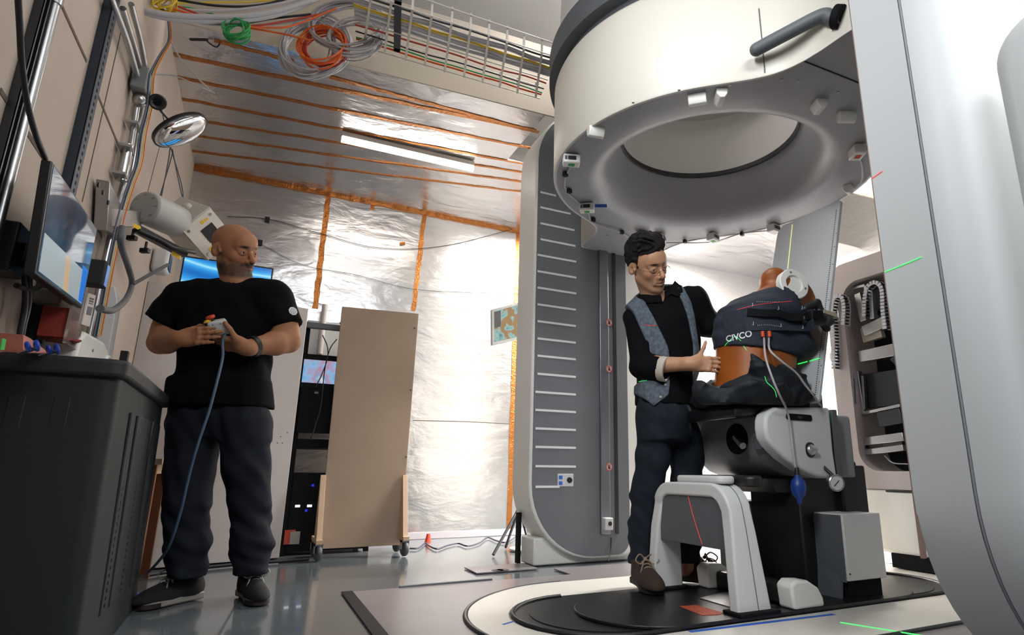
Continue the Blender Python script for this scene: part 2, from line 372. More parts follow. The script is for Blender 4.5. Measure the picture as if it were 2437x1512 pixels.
# foil ceiling over the far bay, open in front of the machine
E1, E2 = FL(470, 60, ZC), FL(1300, 272, ZC)
sl = (E2[1]-E1[1])/(E2[0]-E1[0]); ye = lambda x: E1[1]+(x-E1[0])*sl
struct(G().prism([(XL, ye(XL), ZC), (1.5, ye(1.5), ZC), (1.5, 3.95, ZC), (5.6, 3.95, ZC), (5.6, YB, ZC), (XL, YB, ZC)], (0, 0, .02)), 'ceiling', FOILC, origin=(0, 0, 0))
BEAM = mat('beige_beam', 'B3A899', .7, bump=(30, .1, .003))
struct(G().prism([(XL, ye(XL)-.001, ZC-.012), (5.6, ye(5.6)-.001, ZC-.012), (5.6, ye(5.6)-.001, 3.42), (XL, ye(XL)-.001, 3.42)], (0, -.012, 0)), 'trim_1', BEAM, origin=(0, 0, 0))
UPC = mat('pale_ceiling', 'D9D7D3', .6, var=('C5C3C0', 1.5, .3))
struct(G().box((XL, -1.0, 4.0), (5.6, YB, 4.1)), 'ceiling_high', UPC, origin=(0, 0, 0))
# seams of the concrete panels on the left wall
SEAM = mat('seam_dark_joint', '5B5048', .9)
k = 0
for a, b, w in (((140, 0), (205, 145), .012), ((215, 185), (292, 372), .012), ((0, 215), (112, 390), .016), ((300, 20), (195, 480), .006), ((395, 290), (350, 460), .005), ((22, 800), (95, 870), .014)):
    p, q = AX(*a, XL), AX(*b, XL); k += 1
    struct(G().obox((p+q)/2, q-p, np.cross(nrm(q-p), (1, 0, 0)), (1, 0, 0), np.linalg.norm(q-p)/2, w/2, .002), f'trim_{k+1}', SEAM)
# copper tape: wall verticals, the wall-ceiling joint, ceiling runs
def tape(a, b, w, m=COPPER, th=.004, seg=24):
    global k
    k += 1; a, b = np.asarray(a, float), np.asarray(b, float); d = nrm(b-a)
    n = np.array([0, -1., 0]) if abs(a[1]-YB) < .05 and abs(b[1]-YB) < .05 else np.array([0, 0, -1.]); s = np.cross(d, n); g = G(); V = []; r = random.Random(k)
    for i in range(seg+1):
        c = a+(b-a)*i/seg+s*r.uniform(-.004, .004); ww = w*(1+r.uniform(-.12, .12))/2
        V += [c-s*ww, c-s*ww+n*th*r.uniform(.7, 1.5), c+s*ww+n*th*r.uniform(.7, 1.5), c+s*ww]
    Fs = [(i*4+j, i*4+(j+1) % 4, i*4+4+(j+1) % 4, i*4+4+j) for i in range(seg) for j in range(4)]+[(3, 2, 1, 0), tuple(seg*4+j for j in range(4))]
    return struct(g.add(V, Fs), f'trim_{k+1}', m, sm=0)
CL = lambda x, y: FL(x, y, ZC)
for (a, b, w) in (((413, 130), (1275, 311), .036), ((421, 184), (1262, 352), .028), ((434, 236), (1258, 392), .026), ((455, 284), (1255, 412), .024), ((458, 322), (1250, 434), .024), ((458, 360), (1248, 457), .024), ((510, 96), (700, 146), .03), ((785, 183), (1282, 315), .032)):
    p, q = CL(*a), CL(*b); p[0] = max(p[0], XL+.002); q[1] = min(q[1], YB-.06); tape(p, q, w)
BK = lambda x, y: AY(x, y, YB)
tape(BK(462, 399), BK(1260, 556), .05, th=.012, seg=60)
for (a, b, w) in (((782, 456), (750, 735), .045), ((1011, 500), (984, 740), .04), ((1234, 552), (1211, 1262), .05), ((888, 468), (886, 500), .035)):
    tape(BK(*a), BK(*b), w)
# crinkled foil fold standing at the left corner and a seam in the wall foil
struct(G().tube([BK(983, 1001), BK(1110, 1004), BK(1240, 1010)], .004, 6), 'trim_40', SEAM)
struct(G().box((XL, YB-.012, 0), (5.6, YB, .05)), 'baseboard_back', mat('pale_skirting', 'B9B4BC', .5), origin=(0, 0, 0))
# floor joints and the steel plates round the machine
JT = mat('floor_joint', '4A4E52', .7)
p, q = FL(560, 1440), FL(520, 1512)
d = nrm(q-p); struct(G().obox((p+q)/2+d*.0, d, np.cross(d, (0, 0, 1)), (0, 0, 1), 1.6, .0025, .0012), 'trim_41', JT)
# ---------------------------------------------------------------- floor plates and the round turntable deck
# machine axis
MX, MY, ZG = 2.02, 2.25, 2.08
P0 = FL(833, 1416)
plate = G(); yb_ = 3.145
plate.prism([(.50, 1.0, 0), (.50, yb_, 0), (1.66, yb_, 0), (1.66, 3.36, 0), (3.9, 3.36, 0), (3.9, 1.0, 0)], (0, 0, .006))
pl = tag(plate.build('floor_plate', PLATE), 'mauve grey steel floor plate around the white deck, black edge strip on its left', 'floor plate')
e = G(); e.prism([(.50, 1.0, .006), (.455, 1.0, 0), (.455, yb_+.03, 0), (.50, yb_, .006)], (0, 0, .004)); e.build('edge_strip', mat('black_rubber', '101216', .5), pl)
e = G().bar((.72, yb_+.005, .008), (1.2, yb_+.02, .008), .02, .012); e.build('joint_strip', GREY, pl)
sp = tag(G().box((1.2, 3.40, 0), (1.58, 3.62, .006)).build('floor_plate', PLATE), 'small pale floor plate with two round recesses left of the column foot', 'floor plate')
for c in (FL(1185, 1361), FL(1233, 1375)): G().lathe((c[0], max(c[1], 3.43), .006), (0, 0, 1), [(0, 0), (.035, 0), (.035, .002), (0, .002)], 24).build('recess_cover', DARK, sp)
def stadium(x0, x1, y0, y1, z, n=16):
    r = (y1-y0)/2; yc = (y0+y1)/2
    return [(x0+r-r*math.sin(math.pi*i/n), yc+r*math.cos(math.pi*i/n), z) for i in range(n+1)]+[(x1-r+r*math.sin(math.pi*i/n), yc-r*math.cos(math.pi*i/n), z) for i in range(n+1)]
deck = tag(G().prism(stadium(.80, 3.75, 1.55, 2.92, .0062, 40), (0, 0, .008)).build('turntable_deck', DISCW), 'white deck with rounded end set in the floor under the treatment chair', 'deck')
G().tube(stadium(.79, 3.76, 1.54, 2.93, .008, 40), .010, 8).build('rim', DSTEEL, deck)
G().prism(stadium(.95, 3.3, 1.88, 2.60, .0142, 16), (0, 0, .002)).build('slot', SLOT, deck)
G().tube(stadium(.965, 3.28, 1.895, 2.585, .018, 16), .010, 8).build('slot_lip', BLACK, deck)
G().prism(stadium(1.03, 3.2, 1.94, 2.53, .0162, 16), (0, 0, .003)).build('slide_track', SLOT, deck)
a, b = FL(1020+120, 1505, .021), FL(1192, 1497, .021)
G().bar((.90, 2.24, .0146), (1.02, 2.30, .0146), .012, .001).build('tape_mark', BTAPE, deck)
bt = G().bar((1.46, 1.865, .0146), (2.16, 1.83, .0146), .022, .001).build('tape_strip', BTAPE, deck)
base = tag(G().prism(stadium(1.20, 2.95, 1.88, 2.47, .0195, 20), (0, 0, .0125)).build('chair_base_plate', SLOT, bevel=.003), 'black scuffed base plate with round end under the treatment chair', 'base plate')
q = FL(1640, 1452, .065); t = FL(1700, 1448, .065)
V = [FL(*p, .0322) for p in ((1617, 1444), (1655, 1441), (1722, 1459), (1712, 1464), (1672, 1466))]
G().prism(V, (0, 0, .0012)).build('orange_tape_patch', mat('orange_tape', 'B5441C', .3, bump=(90, .8, .01)), base)

# ---------------------------------------------------------------- the two columns that carry the scanner
def rr3(x0, x1, z0, z1, r, y, n=10):
    return [((x0+x1)/2+a, y, (z0+z1)/2+b) for a, b in rrect(x1-x0, z1-z0, r, n)]
def column(y0, y1, front, name, lab, zt=3.25):
    c = thing('gantry_column', lab, 'scanner column', (1.97, (y0+y1)/2, 0) if y0 > 2 else (2.3, .84, 0))
    return c
colA = column(3.42, 3.72, -1, '', 'far white column with grey scale markings and a black rail on its face')
ro = [.3, .5, .45, .22]
G().prism(rr3(1.535, 2.40, .03, 3.18, ro, 3.462), (0, .28, 0)).build('shell', WHITE, colA, bevel=.012, sm=40)
G().prism(rr3(1.552, 2.255, .045, 3.165, [.04, .48, .44, .10], 3.455), (0, .02, 0)).build('face', GREY, colA, sm=40)
G().box((1.60, 3.52, .0), (2.36, 3.72, .16)).build('foot', WHITE, colA, bevel=.01)
fx = lambda px, py: AY(px, py, 3.462)
n_ = 0
for yl, yr in ((458, 1322), (494, 1357), (532, 1366), (570, 1368), (607, 1370), (646, 1370), (685, 1370), (725, 1369), (765, 1369), (806, 1369), (847, 1369), (890, 1369), (933, 1369), (976, 1369), (1020, 1369), (1064, 1369), (1110, 1369), (1159, 1330)):
    p = fx(1283 if yl < 600 else 1276 if yl < 900 else 1271, yl); q = fx(yr, yl+3); L = q[0]-p[0]; z = p[2]
    G().box((p[0]+.006, 3.4525, z-.007), (q[0], 3.456, z+.007)).build('scale_mark', PRINT, colA)
# rail channel
rl, rr_ = fx(1421, 900)[0], fx(1481, 900)[0]; zb_, zt_ = fx(1440, 1276)[2], 2.45
G().box((rl, 3.456, zb_), (rr_+.01, 3.466, zt_)).build('rail_channel', BLACKM, colA)
G().box((rl+.012, 3.440, zb_+.01), (rl+.085, 3.47, zt_)).build('guide_rail', mat('rail_steel', '8C8F96', .35, .9), colA, bevel=.006)
G().box((rl+.125, 3.450, zb_+.01), (rl+.150, 3.47, zt_)).build('cover_strip', DSTEEL, colA)
WARN = mat('warning_white', 'C9C6C2', .6)
for py in (768, 878, 1112):
    c = AY(1450, py, 3.438); w = G().lathe((c[0], 3.4395, c[2]), (0, -1, 0), [(0, 0), (.026, 0), (.026, .001), (0, .001)], 28).build('warning_sticker', WARN, colA)
    G().torus((c[0], 3.438, c[2]), (0, 1, 0), .023, .0022, 28, 6).build('ring', REDP, w)
    G().box((c[0]-.007, 3.4375, c[2]-.013), (c[0]+.007, 3.4385, c[2]+.004)).torus((c[0], 3.438, c[2]+.006), (0, 1, 0), .007, .002, 14, 6).build('symbol', BLACK, w)
    G().bar((c[0]-.016, 3.437, c[2]+.016), (c[0]+.016, 3.437, c[2]-.016), .003, .001, (0, 1, 0)).build('slash', REDP, w)
c = AY(1446, 1250, 3.43); sn = G().box((c[0]-.035, 3.40, c[2]-.03), (c[0]+.025, 3.45, c[2]+.045)).build('limit_sensor', WHITE2, colA, bevel=.006)
G().cyl((c[0]+.0, 3.40, c[2]+.01), (c[0]+.0, 3.396, c[2]+.01), .013).build('lens', BLACK, sn)
c = AY(1345, 1143, 3.455); pn = G().box((c[0]-.055, 3.454, c[2]-.04), (c[0]+.06, 3.463, c[2]+.04)).build('service_panel', WHITE2, colA, bevel=.004)
G().lathe((c[0]+.03, 3.454, c[2]), (0, -1, 0), [(0, .012), (.014, .012), (.018, 0)], 24).build('socket', BLACK, pn)
for dz in (-.02, .015): G().box((c[0]-.045, 3.4525, c[2]+dz-.01), (c[0]-.02, 3.4545, c[2]+dz+.012)).build('label', BTAPE, pn)
# cable hanging under the rail
G().tube(crv([AY(1455, 1280, 3.45), AY(1453, 1310, 3.44), AY(1448, 1336, 3.40)]), .004, 6).build('sensor_cable', BCABLE, colA)
# near column: flank, seam and the bulging outer cover
colB = column(.62, 1.06, 1, '', 'near white column filling the right edge of the photo')
XB = 1.60; WCOL = mat('column_white', 'B2B5B7', .5, bump=(400, .06, .001))
G().frame(rr3(XB, 3.3, .04, 3.6, .48, .905, 14), rr3(XB+.03, 3.27, .07, 3.57, .45, .905, 14), (0, .155, 0)).build('flank', WCOL, colB, sm=40)
G().prism(rr3(XB+.01, 3.28, .05, 3.58, .47, .92, 14), (0, .12, 0)).build('face', GREY, colB, sm=40)
# outer cover: rounded lip
pr = [(0, .895), (.004, .86), (.018, .82), (.045, .785), (.085, .755), (.15, .73), (.3, .71)]; g = G(); rings = []
for d, y in pr: rings.append([(x, y, z) for x, y, z in rr3(XB+d, 3.3-d, .04+d, 3.6-d, max(.48-d*.6, .12), y, 14)])
nR = len(rings[0]); g.v = [p for r_ in rings for p in r_]
g.f = [(i*nR+k_, i*nR+(k_+1) % nR, (i+1)*nR+(k_+1) % nR, (i+1)*nR+k_) for i in range(len(rings)-1) for k_ in range(nR)]+[tuple((len(rings)-1)*nR+k_ for k_ in range(nR))]
g.build('outer_cover', WCOL, colB, sm=60)
G().tube(rr3(XB+.002, 3.298, .042, 3.598, .478, .900, 14)+[rr3(XB+.002, 3.298, .042, 3.598, .478, .900, 14)[0]], .0035, 6).build('seam', mat('seam_grey', '7E8088', .6), colB)
pa, pb_ = AX(2385, 140, 1.625), AX(2432, 900, 1.625)
g = G(); rings = []
for d, x in ((0, 1.64), (-.004, 1.625), (.004, 1.612), (.03, 1.604)):
    rings.append([(x+.0, pa[1]-.288+u, 1.10+v) for u, v in rrect(.60-2*d, 1.20-2*d, .11, 8)])
nR = len(rings[0]); g.v = [p for r_ in rings for p in r_]
g.f = [(i*nR+k_, i*nR+(k_+1) % nR, (i+1)*nR+(k_+1) % nR, (i+1)*nR+k_) for i in range(3) for k_ in range(nR)]+[tuple(3*nR+k_ for k_ in range(nR))]
g.build('side_pod', WCOL, colB, sm=60)
# light strip of the column's inner edge
G().box((XB+.004, 1.058, .35), (XB+.02, 1.066, 3.2)).build('edge_seal', mat('brown_seal', '8B7468', .5), colB)

# ---------------------------------------------------------------- the ring scanner between the columns
def outl(n=160, grow=0.):
    def sd(x, y):
        c = math.hypot(x-MX, y-MY)-(.842+grow)
        def bx(x0, x1, y0, y1, r=.08):
            dx, dy = abs(x-(x0+x1)/2)-(x1-x0)/2+r-grow, abs(y-(y0+y1)/2)-(y1-y0)/2+r-grow
            return math.hypot(max(dx, 0), max(dy, 0))+min(max(dx, dy), 0)-r
        def smn(a, b, k): h = max(k-abs(a-b), 0)/k; return min(a, b)-h*h*h*k/6
        return smn(smn(c, bx(1.86, 2.44, 2.9, 3.47), .30), bx(1.70, 2.44, 1.02, 1.8), .34)
    out = []
    for i in range(n):
        a = 2*math.pi*i/n; lo, hi = .4, 1.9
        for r in np.arange(.5, 1.6, .02):
            if sd(MX+r*math.cos(a), MY+r*math.sin(a)) > 0: hi = r; lo = r-.02; break
        for _ in range(24):
            m_ = (lo+hi)/2
            if sd(MX+m_*math.cos(a), MY+m_*math.sin(a)) > 0: hi = m_
            else: lo = m_
        out.append((MX+lo*math.cos(a), MY+lo*math.sin(a)))
    return out
gan = thing('ring_scanner', 'white ring scanner with a round bore hanging above the chair between two columns', 'scanner', (MX, MY, ZG))
N_ = 220; O0 = outl(N_); ang = [math.atan2(y-MY, x-MX) for x, y in O0]
def bridge(rings, name, m, sm=50):
    g = G(); n = len(rings[0]); g.v = [p for r_ in rings for p in r_]
    g.f = [(i*n+k_, i*n+(k_+1) % n, (i+1)*n+(k_+1) % n, (i+1)*n+k_) for i in range(len(rings)-1) for k_ in range(n)]
    return g.build(name, m, gan, sm=sm)
sc_ = lambda ins, z: [(x-ins*math.cos(a), y-ins*math.sin(a), z) for (x, y), a in zip(O0, ang)]
ci = lambda r, z: [(MX+r*math.cos(a), MY+r*math.sin(a), z) for a in ang]
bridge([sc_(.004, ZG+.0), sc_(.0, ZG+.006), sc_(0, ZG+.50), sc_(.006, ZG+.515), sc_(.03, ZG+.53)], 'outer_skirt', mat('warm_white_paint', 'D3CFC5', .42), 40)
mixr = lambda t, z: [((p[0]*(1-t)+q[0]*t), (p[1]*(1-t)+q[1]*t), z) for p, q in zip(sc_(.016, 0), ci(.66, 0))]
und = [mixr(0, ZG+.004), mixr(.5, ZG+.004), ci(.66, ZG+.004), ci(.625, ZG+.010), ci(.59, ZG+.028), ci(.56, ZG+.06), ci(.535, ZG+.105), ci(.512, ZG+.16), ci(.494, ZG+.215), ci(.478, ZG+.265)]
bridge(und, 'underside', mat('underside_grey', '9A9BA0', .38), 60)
bridge([sc_(.004, ZG), sc_(.016, ZG+.0005), sc_(.016, ZG+.006)], 'edge_trim', WHITE2)
bridge([ci(.480, ZG+.262), ci(.466, ZG+.264), ci(.466, ZG+.290), ci(.480, ZG+.292)], 'bore_ring', BLACK)
bridge([ci(.474, ZG+.288), ci(.472, ZG+.60), ci(.46, ZG+.66)], 'bore_liner', mat('bore_liner_plastic', 'CFCBC7', .3), 60)
bridge([ci(.46, ZG+.655), ci(.40, ZG+.66), ci(.395, ZG+.675), ci(.46, ZG+.70)], 'bore_top', mat('bore_top_panel', 'C9C6C2', .5))
bridge([sc_(.03, ZG+.52), sc_(.028, ZG+.565), sc_(-.03, ZG+.565), sc_(-.032, ZG+.70), sc_(.02, ZG+.74)], 'collar', DGREY)
bridge([sc_(.02, ZG+.735), sc_(.03, ZG+1.1), sc_(.3, ZG+1.12)], 'upper_housing', WHITE2)
# seam of the arm cover and the grab handle
def on_skirt(px, py, off=0.):
    d = ray(px, py); lo = None
    for s in np.arange(1.2, 4.5, .004):
        p = EYE+d*s; r = math.hypot(p[0]-MX, p[1]-MY); i = min(range(N_), key=lambda j: abs(math.atan2(math.sin(ang[j]-math.atan2(p[1]-MY, p[0]-MX)), math.cos(ang[j]-math.atan2(p[1]-MY, p[0]-MX)))))
        if r < math.hypot(O0[i][0]-MX, O0[i][1]-MY)+off: return p
    return p
s0 = [on_skirt(x, y, .001) for x, y in ((1806, 20), (1811, 70), (1816, 120), (1820, 172))]
G().tube(s0, .0022, 6).build('cover_seam', DGREY, gan)
h0 = on_skirt(1800, 118, .06); h1 = on_skirt(1955, 38, .055); h2 = on_skirt(1990, 40, .0)
hp = crv([h0, h0*.5+h1*.5+np.array([0, 0, .002]), h1, h1*.35+h2*.65+np.array([.0, 0, -.006]), h2+(h2-h1)*.3], 8)
G().tube(hp, .026, 16).ell(hp[0], (.026, .026, .026), 16, 10).build('grab_handle', DGREY, gan, sm=60)
d_ = nrm(h2-h1); G().lathe(h2-d_*.0, d_, [(0, -.004), (.042, -.004), (.042, .02), (0, .02)], 24).build('handle_socket', BLACKM, gan)
for px, py in ((1737, 203), (1860, 190), (1900, 193), (1994, 220), (1507, 244), (1616, 214), (1445, 560), (1457, 597), (2058, 428)):
    p = FL(px, py, ZG+.003); G().lathe(p, (0, 0, -1), [(0, 0), (.006, 0), (.006, .0015), (0, .0015)], 10).build('screw', STEEL, gan)
sL = [FL(1912, 145, ZG+.003), FL(2045, 198, ZG+.003)]; G().tube(sL, .003, 6).build('panel_seam', BLACK, gan)

# small white reflector blocks and tracking cameras stuck under the scanner rim
def blk(px, py, ang_, lab, w=.075, d=.045, h=.045):
    p = FL(px, py, ZG-.02); a = math.radians(ang_); X = np.array([math.cos(a), math.sin(a), 0]); Y = np.array([-math.sin(a), math.cos(a), 0])
    g = G(); pr_ = [(-d/2, 0), (d/2, 0), (d/2, -h*.55), (d*.2, -h), (-d*.2, -h), (-d/2, -h*.55)]
    g.prism([np.array([p[0], p[1], ZG+.006])-X*w/2+Y*u+ZZ*v for u, v in pr_], X*w)
    return tag(g.build('reflector_block', WHITE, bevel=.004, seg=2), lab, 'block', 'white blocks under the scanner')
blk(1418, 318, -10, 'lone white block left of the bore under the scanner')
blk(1660, 240, -45, 'left one of two white blocks set in a V above the bore')
blk(1715, 234, 60, 'right one of two white blocks set in a V above the bore')
blk(1950, 256, 70, 'upright narrow white block right of the bore, near the seam', .06, .05)
blk(2014, 282, -25, 'white block under the scanner nearest the near column')
blk(2020, 452, 20, 'small white block at the rim above the perforated board', .045, .045, .05)
def sensor(px, py, ang_, lab, sticker, zz=None):
    p = FL(px, py, ZG-.025); a = math.radians(ang_); X = np.array([math.cos(a), math.sin(a), 0]); Y = np.array([-math.sin(a), math.cos(a), 0]); t = thing('tracking_camera', lab, 'tracking camera', (p[0], p[1], ZG-.06), 'tracking cameras round the scanner rim')
    c = np.array([p[0], p[1], ZG-.026])
    G().obox(c, X, Y, ZZ, .042, .028, .024).build('body', WHITE, t, bevel=.006)
    G().obox(c-Y*.029, X, Y, ZZ, .020, .002, .010).build('window', BLACK, t)
    G().obox(c-Y*.0288-X*.03, X, Y, ZZ, .006, .002, .010).build('bezel', DGREY, t)
    if sticker: G().obox(c-ZZ*.0245, X, Y, ZZ, .015, .012, .001).build('sticker', sticker, t)
    return t
sensor(1360, 382, -20, 'white tracking camera with green sticker at the far left of the rim', GREENP)
sensor(1397, 495, -35, 'white tracking camera with a blue tape flag on the lower left rim', GREENP)
sensor(1530, 562, 10, 'white tracking camera behind the dark-haired man\'s head, left one', None)
sensor(1572, 568, 40, 'white tracking camera with green sticker just right of the dark-haired man\'s head', GREENP)
sensor(1697, 566, 20, 'white tracking camera with green sticker alone at the middle of the far rim', GREENP)
sensor(1842, 545, 10, 'white tracking camera at the top left corner of the perforated board', None)
sensor(2040, 362, 60, 'white tracking camera with red sticker on the rim beside the near column', REDP)
f = FL(1430, 490, ZG-.03); tag(G().obox(f, RX, (0, 0, 1), FH, .035, .010, .001).build('tape_flag', BTAPE), 'blue tape flag hanging off a tracking camera under the rim', 'tape')
cpts = [FL(1360, 395, ZG-.005), FL(1345, 425, ZG-.006), FL(1350, 458, ZG-.012), FL(1395, 500, ZG-.02), FL(1412, 530, ZG-.006), FL(1470, 550, ZG-.015), FL(1520, 575, ZG-.008), FL(1620, 578, ZG-.01), FL(1700, 575, ZG-.012), FL(1765, 556, ZG-.01), FL(1842, 548, ZG-.01)]
cc = tag(G().tube(crv(cpts, 8), .0045, 6).build('camera_cable', CABLE), 'thin grey cable looped round the scanner rim linking the tracking cameras', 'cable')
for px, py in ((1345, 415), (1355, 455), (1412, 523), (1480, 553), (1630, 575), (1766, 557)):
    p = FL(px, py, ZG-.012); G().obox(p, (1, .3, 0), (-.3, 1, 0), ZZ, .012, .009, .012).build('cable_clip', BLACK, cc)
tag(G().tube(crv([FL(2043, 375, ZG-.01), FL(2052, 395, ZG-.006), FL(2050, 430, ZG-.006), FL(2025, 455, ZG-.01)]), .0045, 6).build('camera_cable', CABLE), 'short grey cable under the rim next to the near column', 'cable')

# ---------------------------------------------------------------- opened pillar with the x-ray mechanism behind the chair
XN = 3.40; NY0, NY1 = 1.75, 2.72
pil = thing('detector_pillar', 'white pillar behind the chair, its front open on metal mechanisms', 'pillar', (3.6, 2.25, 0))
def yz(px, py, X=XN): p = AX(px, py, X); return p
out = [(XN, NY0, .58-.05), (XN, NY1, .52), (XN, NY1, 1.78), (XN, NY0, 2.12)]
def rpoly(w0, w1, z0, z1, r): return [(XN, (w0+w1)/2+a, (z0+z1)/2+b) for a, b in rrect(w1-w0, z1-z0, r, 8)]
G().frame(rpoly(1.72, 2.70, .47, 1.93, .16), rpoly(1.80, 2.575, .575, 1.79, .13), (.30, 0, 0)).build('housing', mat('housing_mauve', 'B3A9A8', .45), pil, sm=40)
G().box((XN+.28, 1.74, .5), (XN+.32, 2.68, 1.9)).build('back_panel', BLACK, pil)
G().prism([(XN, 2.70, .47), (XN, 1.72, .47), (XN+.08, 1.72, .10), (XN+.08, 2.62, .10), (XN, 2.70, .35)], (.35, 0, 0)).build('plinth', WHITE, pil, bevel=.02)
G().box((XN+.09, 1.9, .02), (XN+.4, 2.5, .10)).build('plinth_gap', BLACKM, pil)
G().box((XN-.004, 1.95, .455), (XN+.02, 2.42, .465)).build('drawer_gap', BLACK, pil)
def nb(p0, p1, w, dep, m, name, x=XN+.08, bev=.003):
    a, b = AX(*p0, x), AX(*p1, x); g = G().bar(a, b, w, dep, (1, 0, 0)); return g.build(name, m, pil, bevel=bev)
nb((2050, 850), (2150, 830), .075, .05, ALU, 'cross_bar'); nb((2025, 1056), (2155, 1040), .05, .05, ALU, 'cross_bar'); nb((2025, 1082), (2155, 1066), .035, .05, ALU, 'cross_bar')
nb((2040, 885), (2055, 985), .04, .04, ALU, 'side_bar'); nb((2052, 985), (2145, 966), .02, .03, ALU, 'frame_bar'); nb((2055, 895), (2060, 975), .015, .03, STEEL, 'frame_bar')
p = AX(2100, 930, XN+.1); G().box((XN+.1, p[1]-.16, p[2]-.10), (XN+.13, p[1]+.13, p[2]+.12)).build('detector_plate', mat('detector_black', '202328', .4), pil, bevel=.004)
nb((2060, 790), (2115, 765), .07, .06, STEEL, 'bracket'); nb((2055, 800), (2100, 785), .10, .04, mat('cast_alloy', 'B7AFA0', .5, .6), 'bracket_plate', XN+.10)
nb((2030, 705), (2090, 760), .05, .04, STEEL, 'motor_mount', XN+.14); nb((2045, 700), (2060, 765), .045, .05, ALU, 'motor', XN+.06); nb((2075, 690), (2080, 760), .03, .04, ALU, 'rod', XN+.06)
nb((2015, 690), (2060, 680), .02, .02, STEEL, 'tube_frame', XN+.05); nb((2060, 680), (2065, 720), .02, .02, STEEL, 'tube_frame', XN+.05)
c = AX(1998, 850, XN+.04); G().lathe(c, (0, -1, .1), [(0, -.03), (.06, -.03), (.06, .03), (0, .03)], 28).build('drum', ALU, pil, sm=40)
c = AX(2090, 710, XN+.1); G().lathe(c, (-1, 0, 0), [(0, 0), (.085, 0), (.085, .02), (.05, .03), (0, .03)], 28).build('disc_motor', DSTEEL, pil)
c = AX(2003, 895, XN+.02); G().box((c[0]-.01, c[1]-.05, c[2]-.035), (c[0]+.03, c[1]+.05, c[2]+.035)).build('control_board', mat('circuit_green', '2E8A6A', .5), pil)
G().box((c[0]-.014, c[1]-.04, c[2]-.005), (c[0]-.0, c[1]+.04, c[2]+.03)).build('board_label', PRINT, pil)
nb((2095, 1000), (2150, 990), .09, .05, DSTEEL, 'slide_block'); nb((2060, 920), (2060, 1040), .03, .05, DSTEEL, 'slide_rail', XN+.2); nb((2030, 900), (2036, 990), .012, .02, STEEL, 'slide_rail', XN+.02)
nb((2035, 1070), (2065, 1062), .025, .03, BLACK, 'clamp'); nb((2105, 1062), (2150, 1055), .03, .03, DSTEEL, 'clamp'); nb((2130, 850), (2150, 870), .05, .05, DSTEEL, 'end_block')
G().tube(crv([AX(2105, 1085, XN+.1), AX(2125, 1102, XN+.08), AX(2160, 1105, XN+.1)]), .004, 6).build('wire', CABLE, pil)
# drag chains: link rows bent in an arch
def chain(pts, name, w=.05):
    P = crv(pts, 10); P = [np.asarray(p) for p in P]; seg = np.cumsum([0]+[np.linalg.norm(P[i+1]-P[i]) for i in range(len(P)-1)]); n = int(seg[-1]/.021); g = G(); g2 = G()
    for i in range(n):
        s = (i+.5)*seg[-1]/n; j = np.searchsorted(seg, s)-1; j = min(max(j, 0), len(P)-2); t = (s-seg[j])/(seg[j+1]-seg[j]); c = P[j]+(P[j+1]-P[j])*t; d = nrm(P[j+1]-P[j])
        for sx in (-w/2, w/2): g.obox(c+np.array([sx, 0, 0]), d, np.cross(d, (1, 0, 0)), (1, 0, 0), .0085, .013, .004)
        g2.obox(c, d, np.cross(d, (1, 0, 0)), (1, 0, 0), .005, .010, w/2)
    o = g.build(name, mat('chain_link_grey', 'B9BAC0', .4), pil, sm=0); g2.build('link_bars', BLACK, o, sm=0); return o
xc = XN-.03
chain([AX(1990, 880, xc), AX(1988, 790, xc), AX(1985, 740, xc), AX(1992, 710, xc), AX(2008, 708, xc), AX(2014, 735, xc), AX(2012, 775, xc)], 'drag_chain')
xc = XN+.04
chain([AX(2062, 755, xc), AX(2064, 710, xc), AX(2072, 682, xc), AX(2090, 674, xc), AX(2104, 690, xc), AX(2107, 740, xc), AX(2112, 785, xc)], 'drag_chain')
# ---------------------------------------------------------------- treatment chair: column, seat housing, cushion, perforated back board
ch = thing('treatment_chair', 'white and grey treatment chair with an upright perforated back board under the scanner', 'chair', (2.40, 2.22, .032))
zb = .032
G().box((2.30, 2.08, zb), (2.72, 2.40, .62)).build('column', BLACK, ch, bevel=.01)
G().box((2.22, 2.40, zb), (2.66, 2.56, .42)).build('rear_cabinet', DGREY, ch, bevel=.008)
G().box((2.56, 2.05, .36), (2.74, 2.40, .60)).build('lift_unit', BLACK, ch, bevel=.01)
# box at the foot: white flank, shaded front side painted dark
bx0, bx1 = FL(2022, 1398, .09), FL(2118, 1400, .09)
bb = G().box((2.385, 1.925, .105), (2.64, 2.13, .385)).build('base_box', WHITE2, ch, bevel=.004)
G().box((2.378, 1.935, .10), (2.386, 2.125, .38)).build('front_shade', DGREY, bb)
G().box((2.41, 1.95, zb), (2.63, 2.12, .106)).build('base_foot', BLACKM, ch)
G().cyl((2.395, 1.926, .135), (2.395, 1.922, .135), .004, 10).build('screw', BLACK, bb)
G().prism([(2.366, 2.13, zb), (2.366, 1.96, zb), (2.386, 1.96, .18), (2.386, 2.13, .24)], (.015, 0, 0)).build('front_skirt', DGREY, ch)
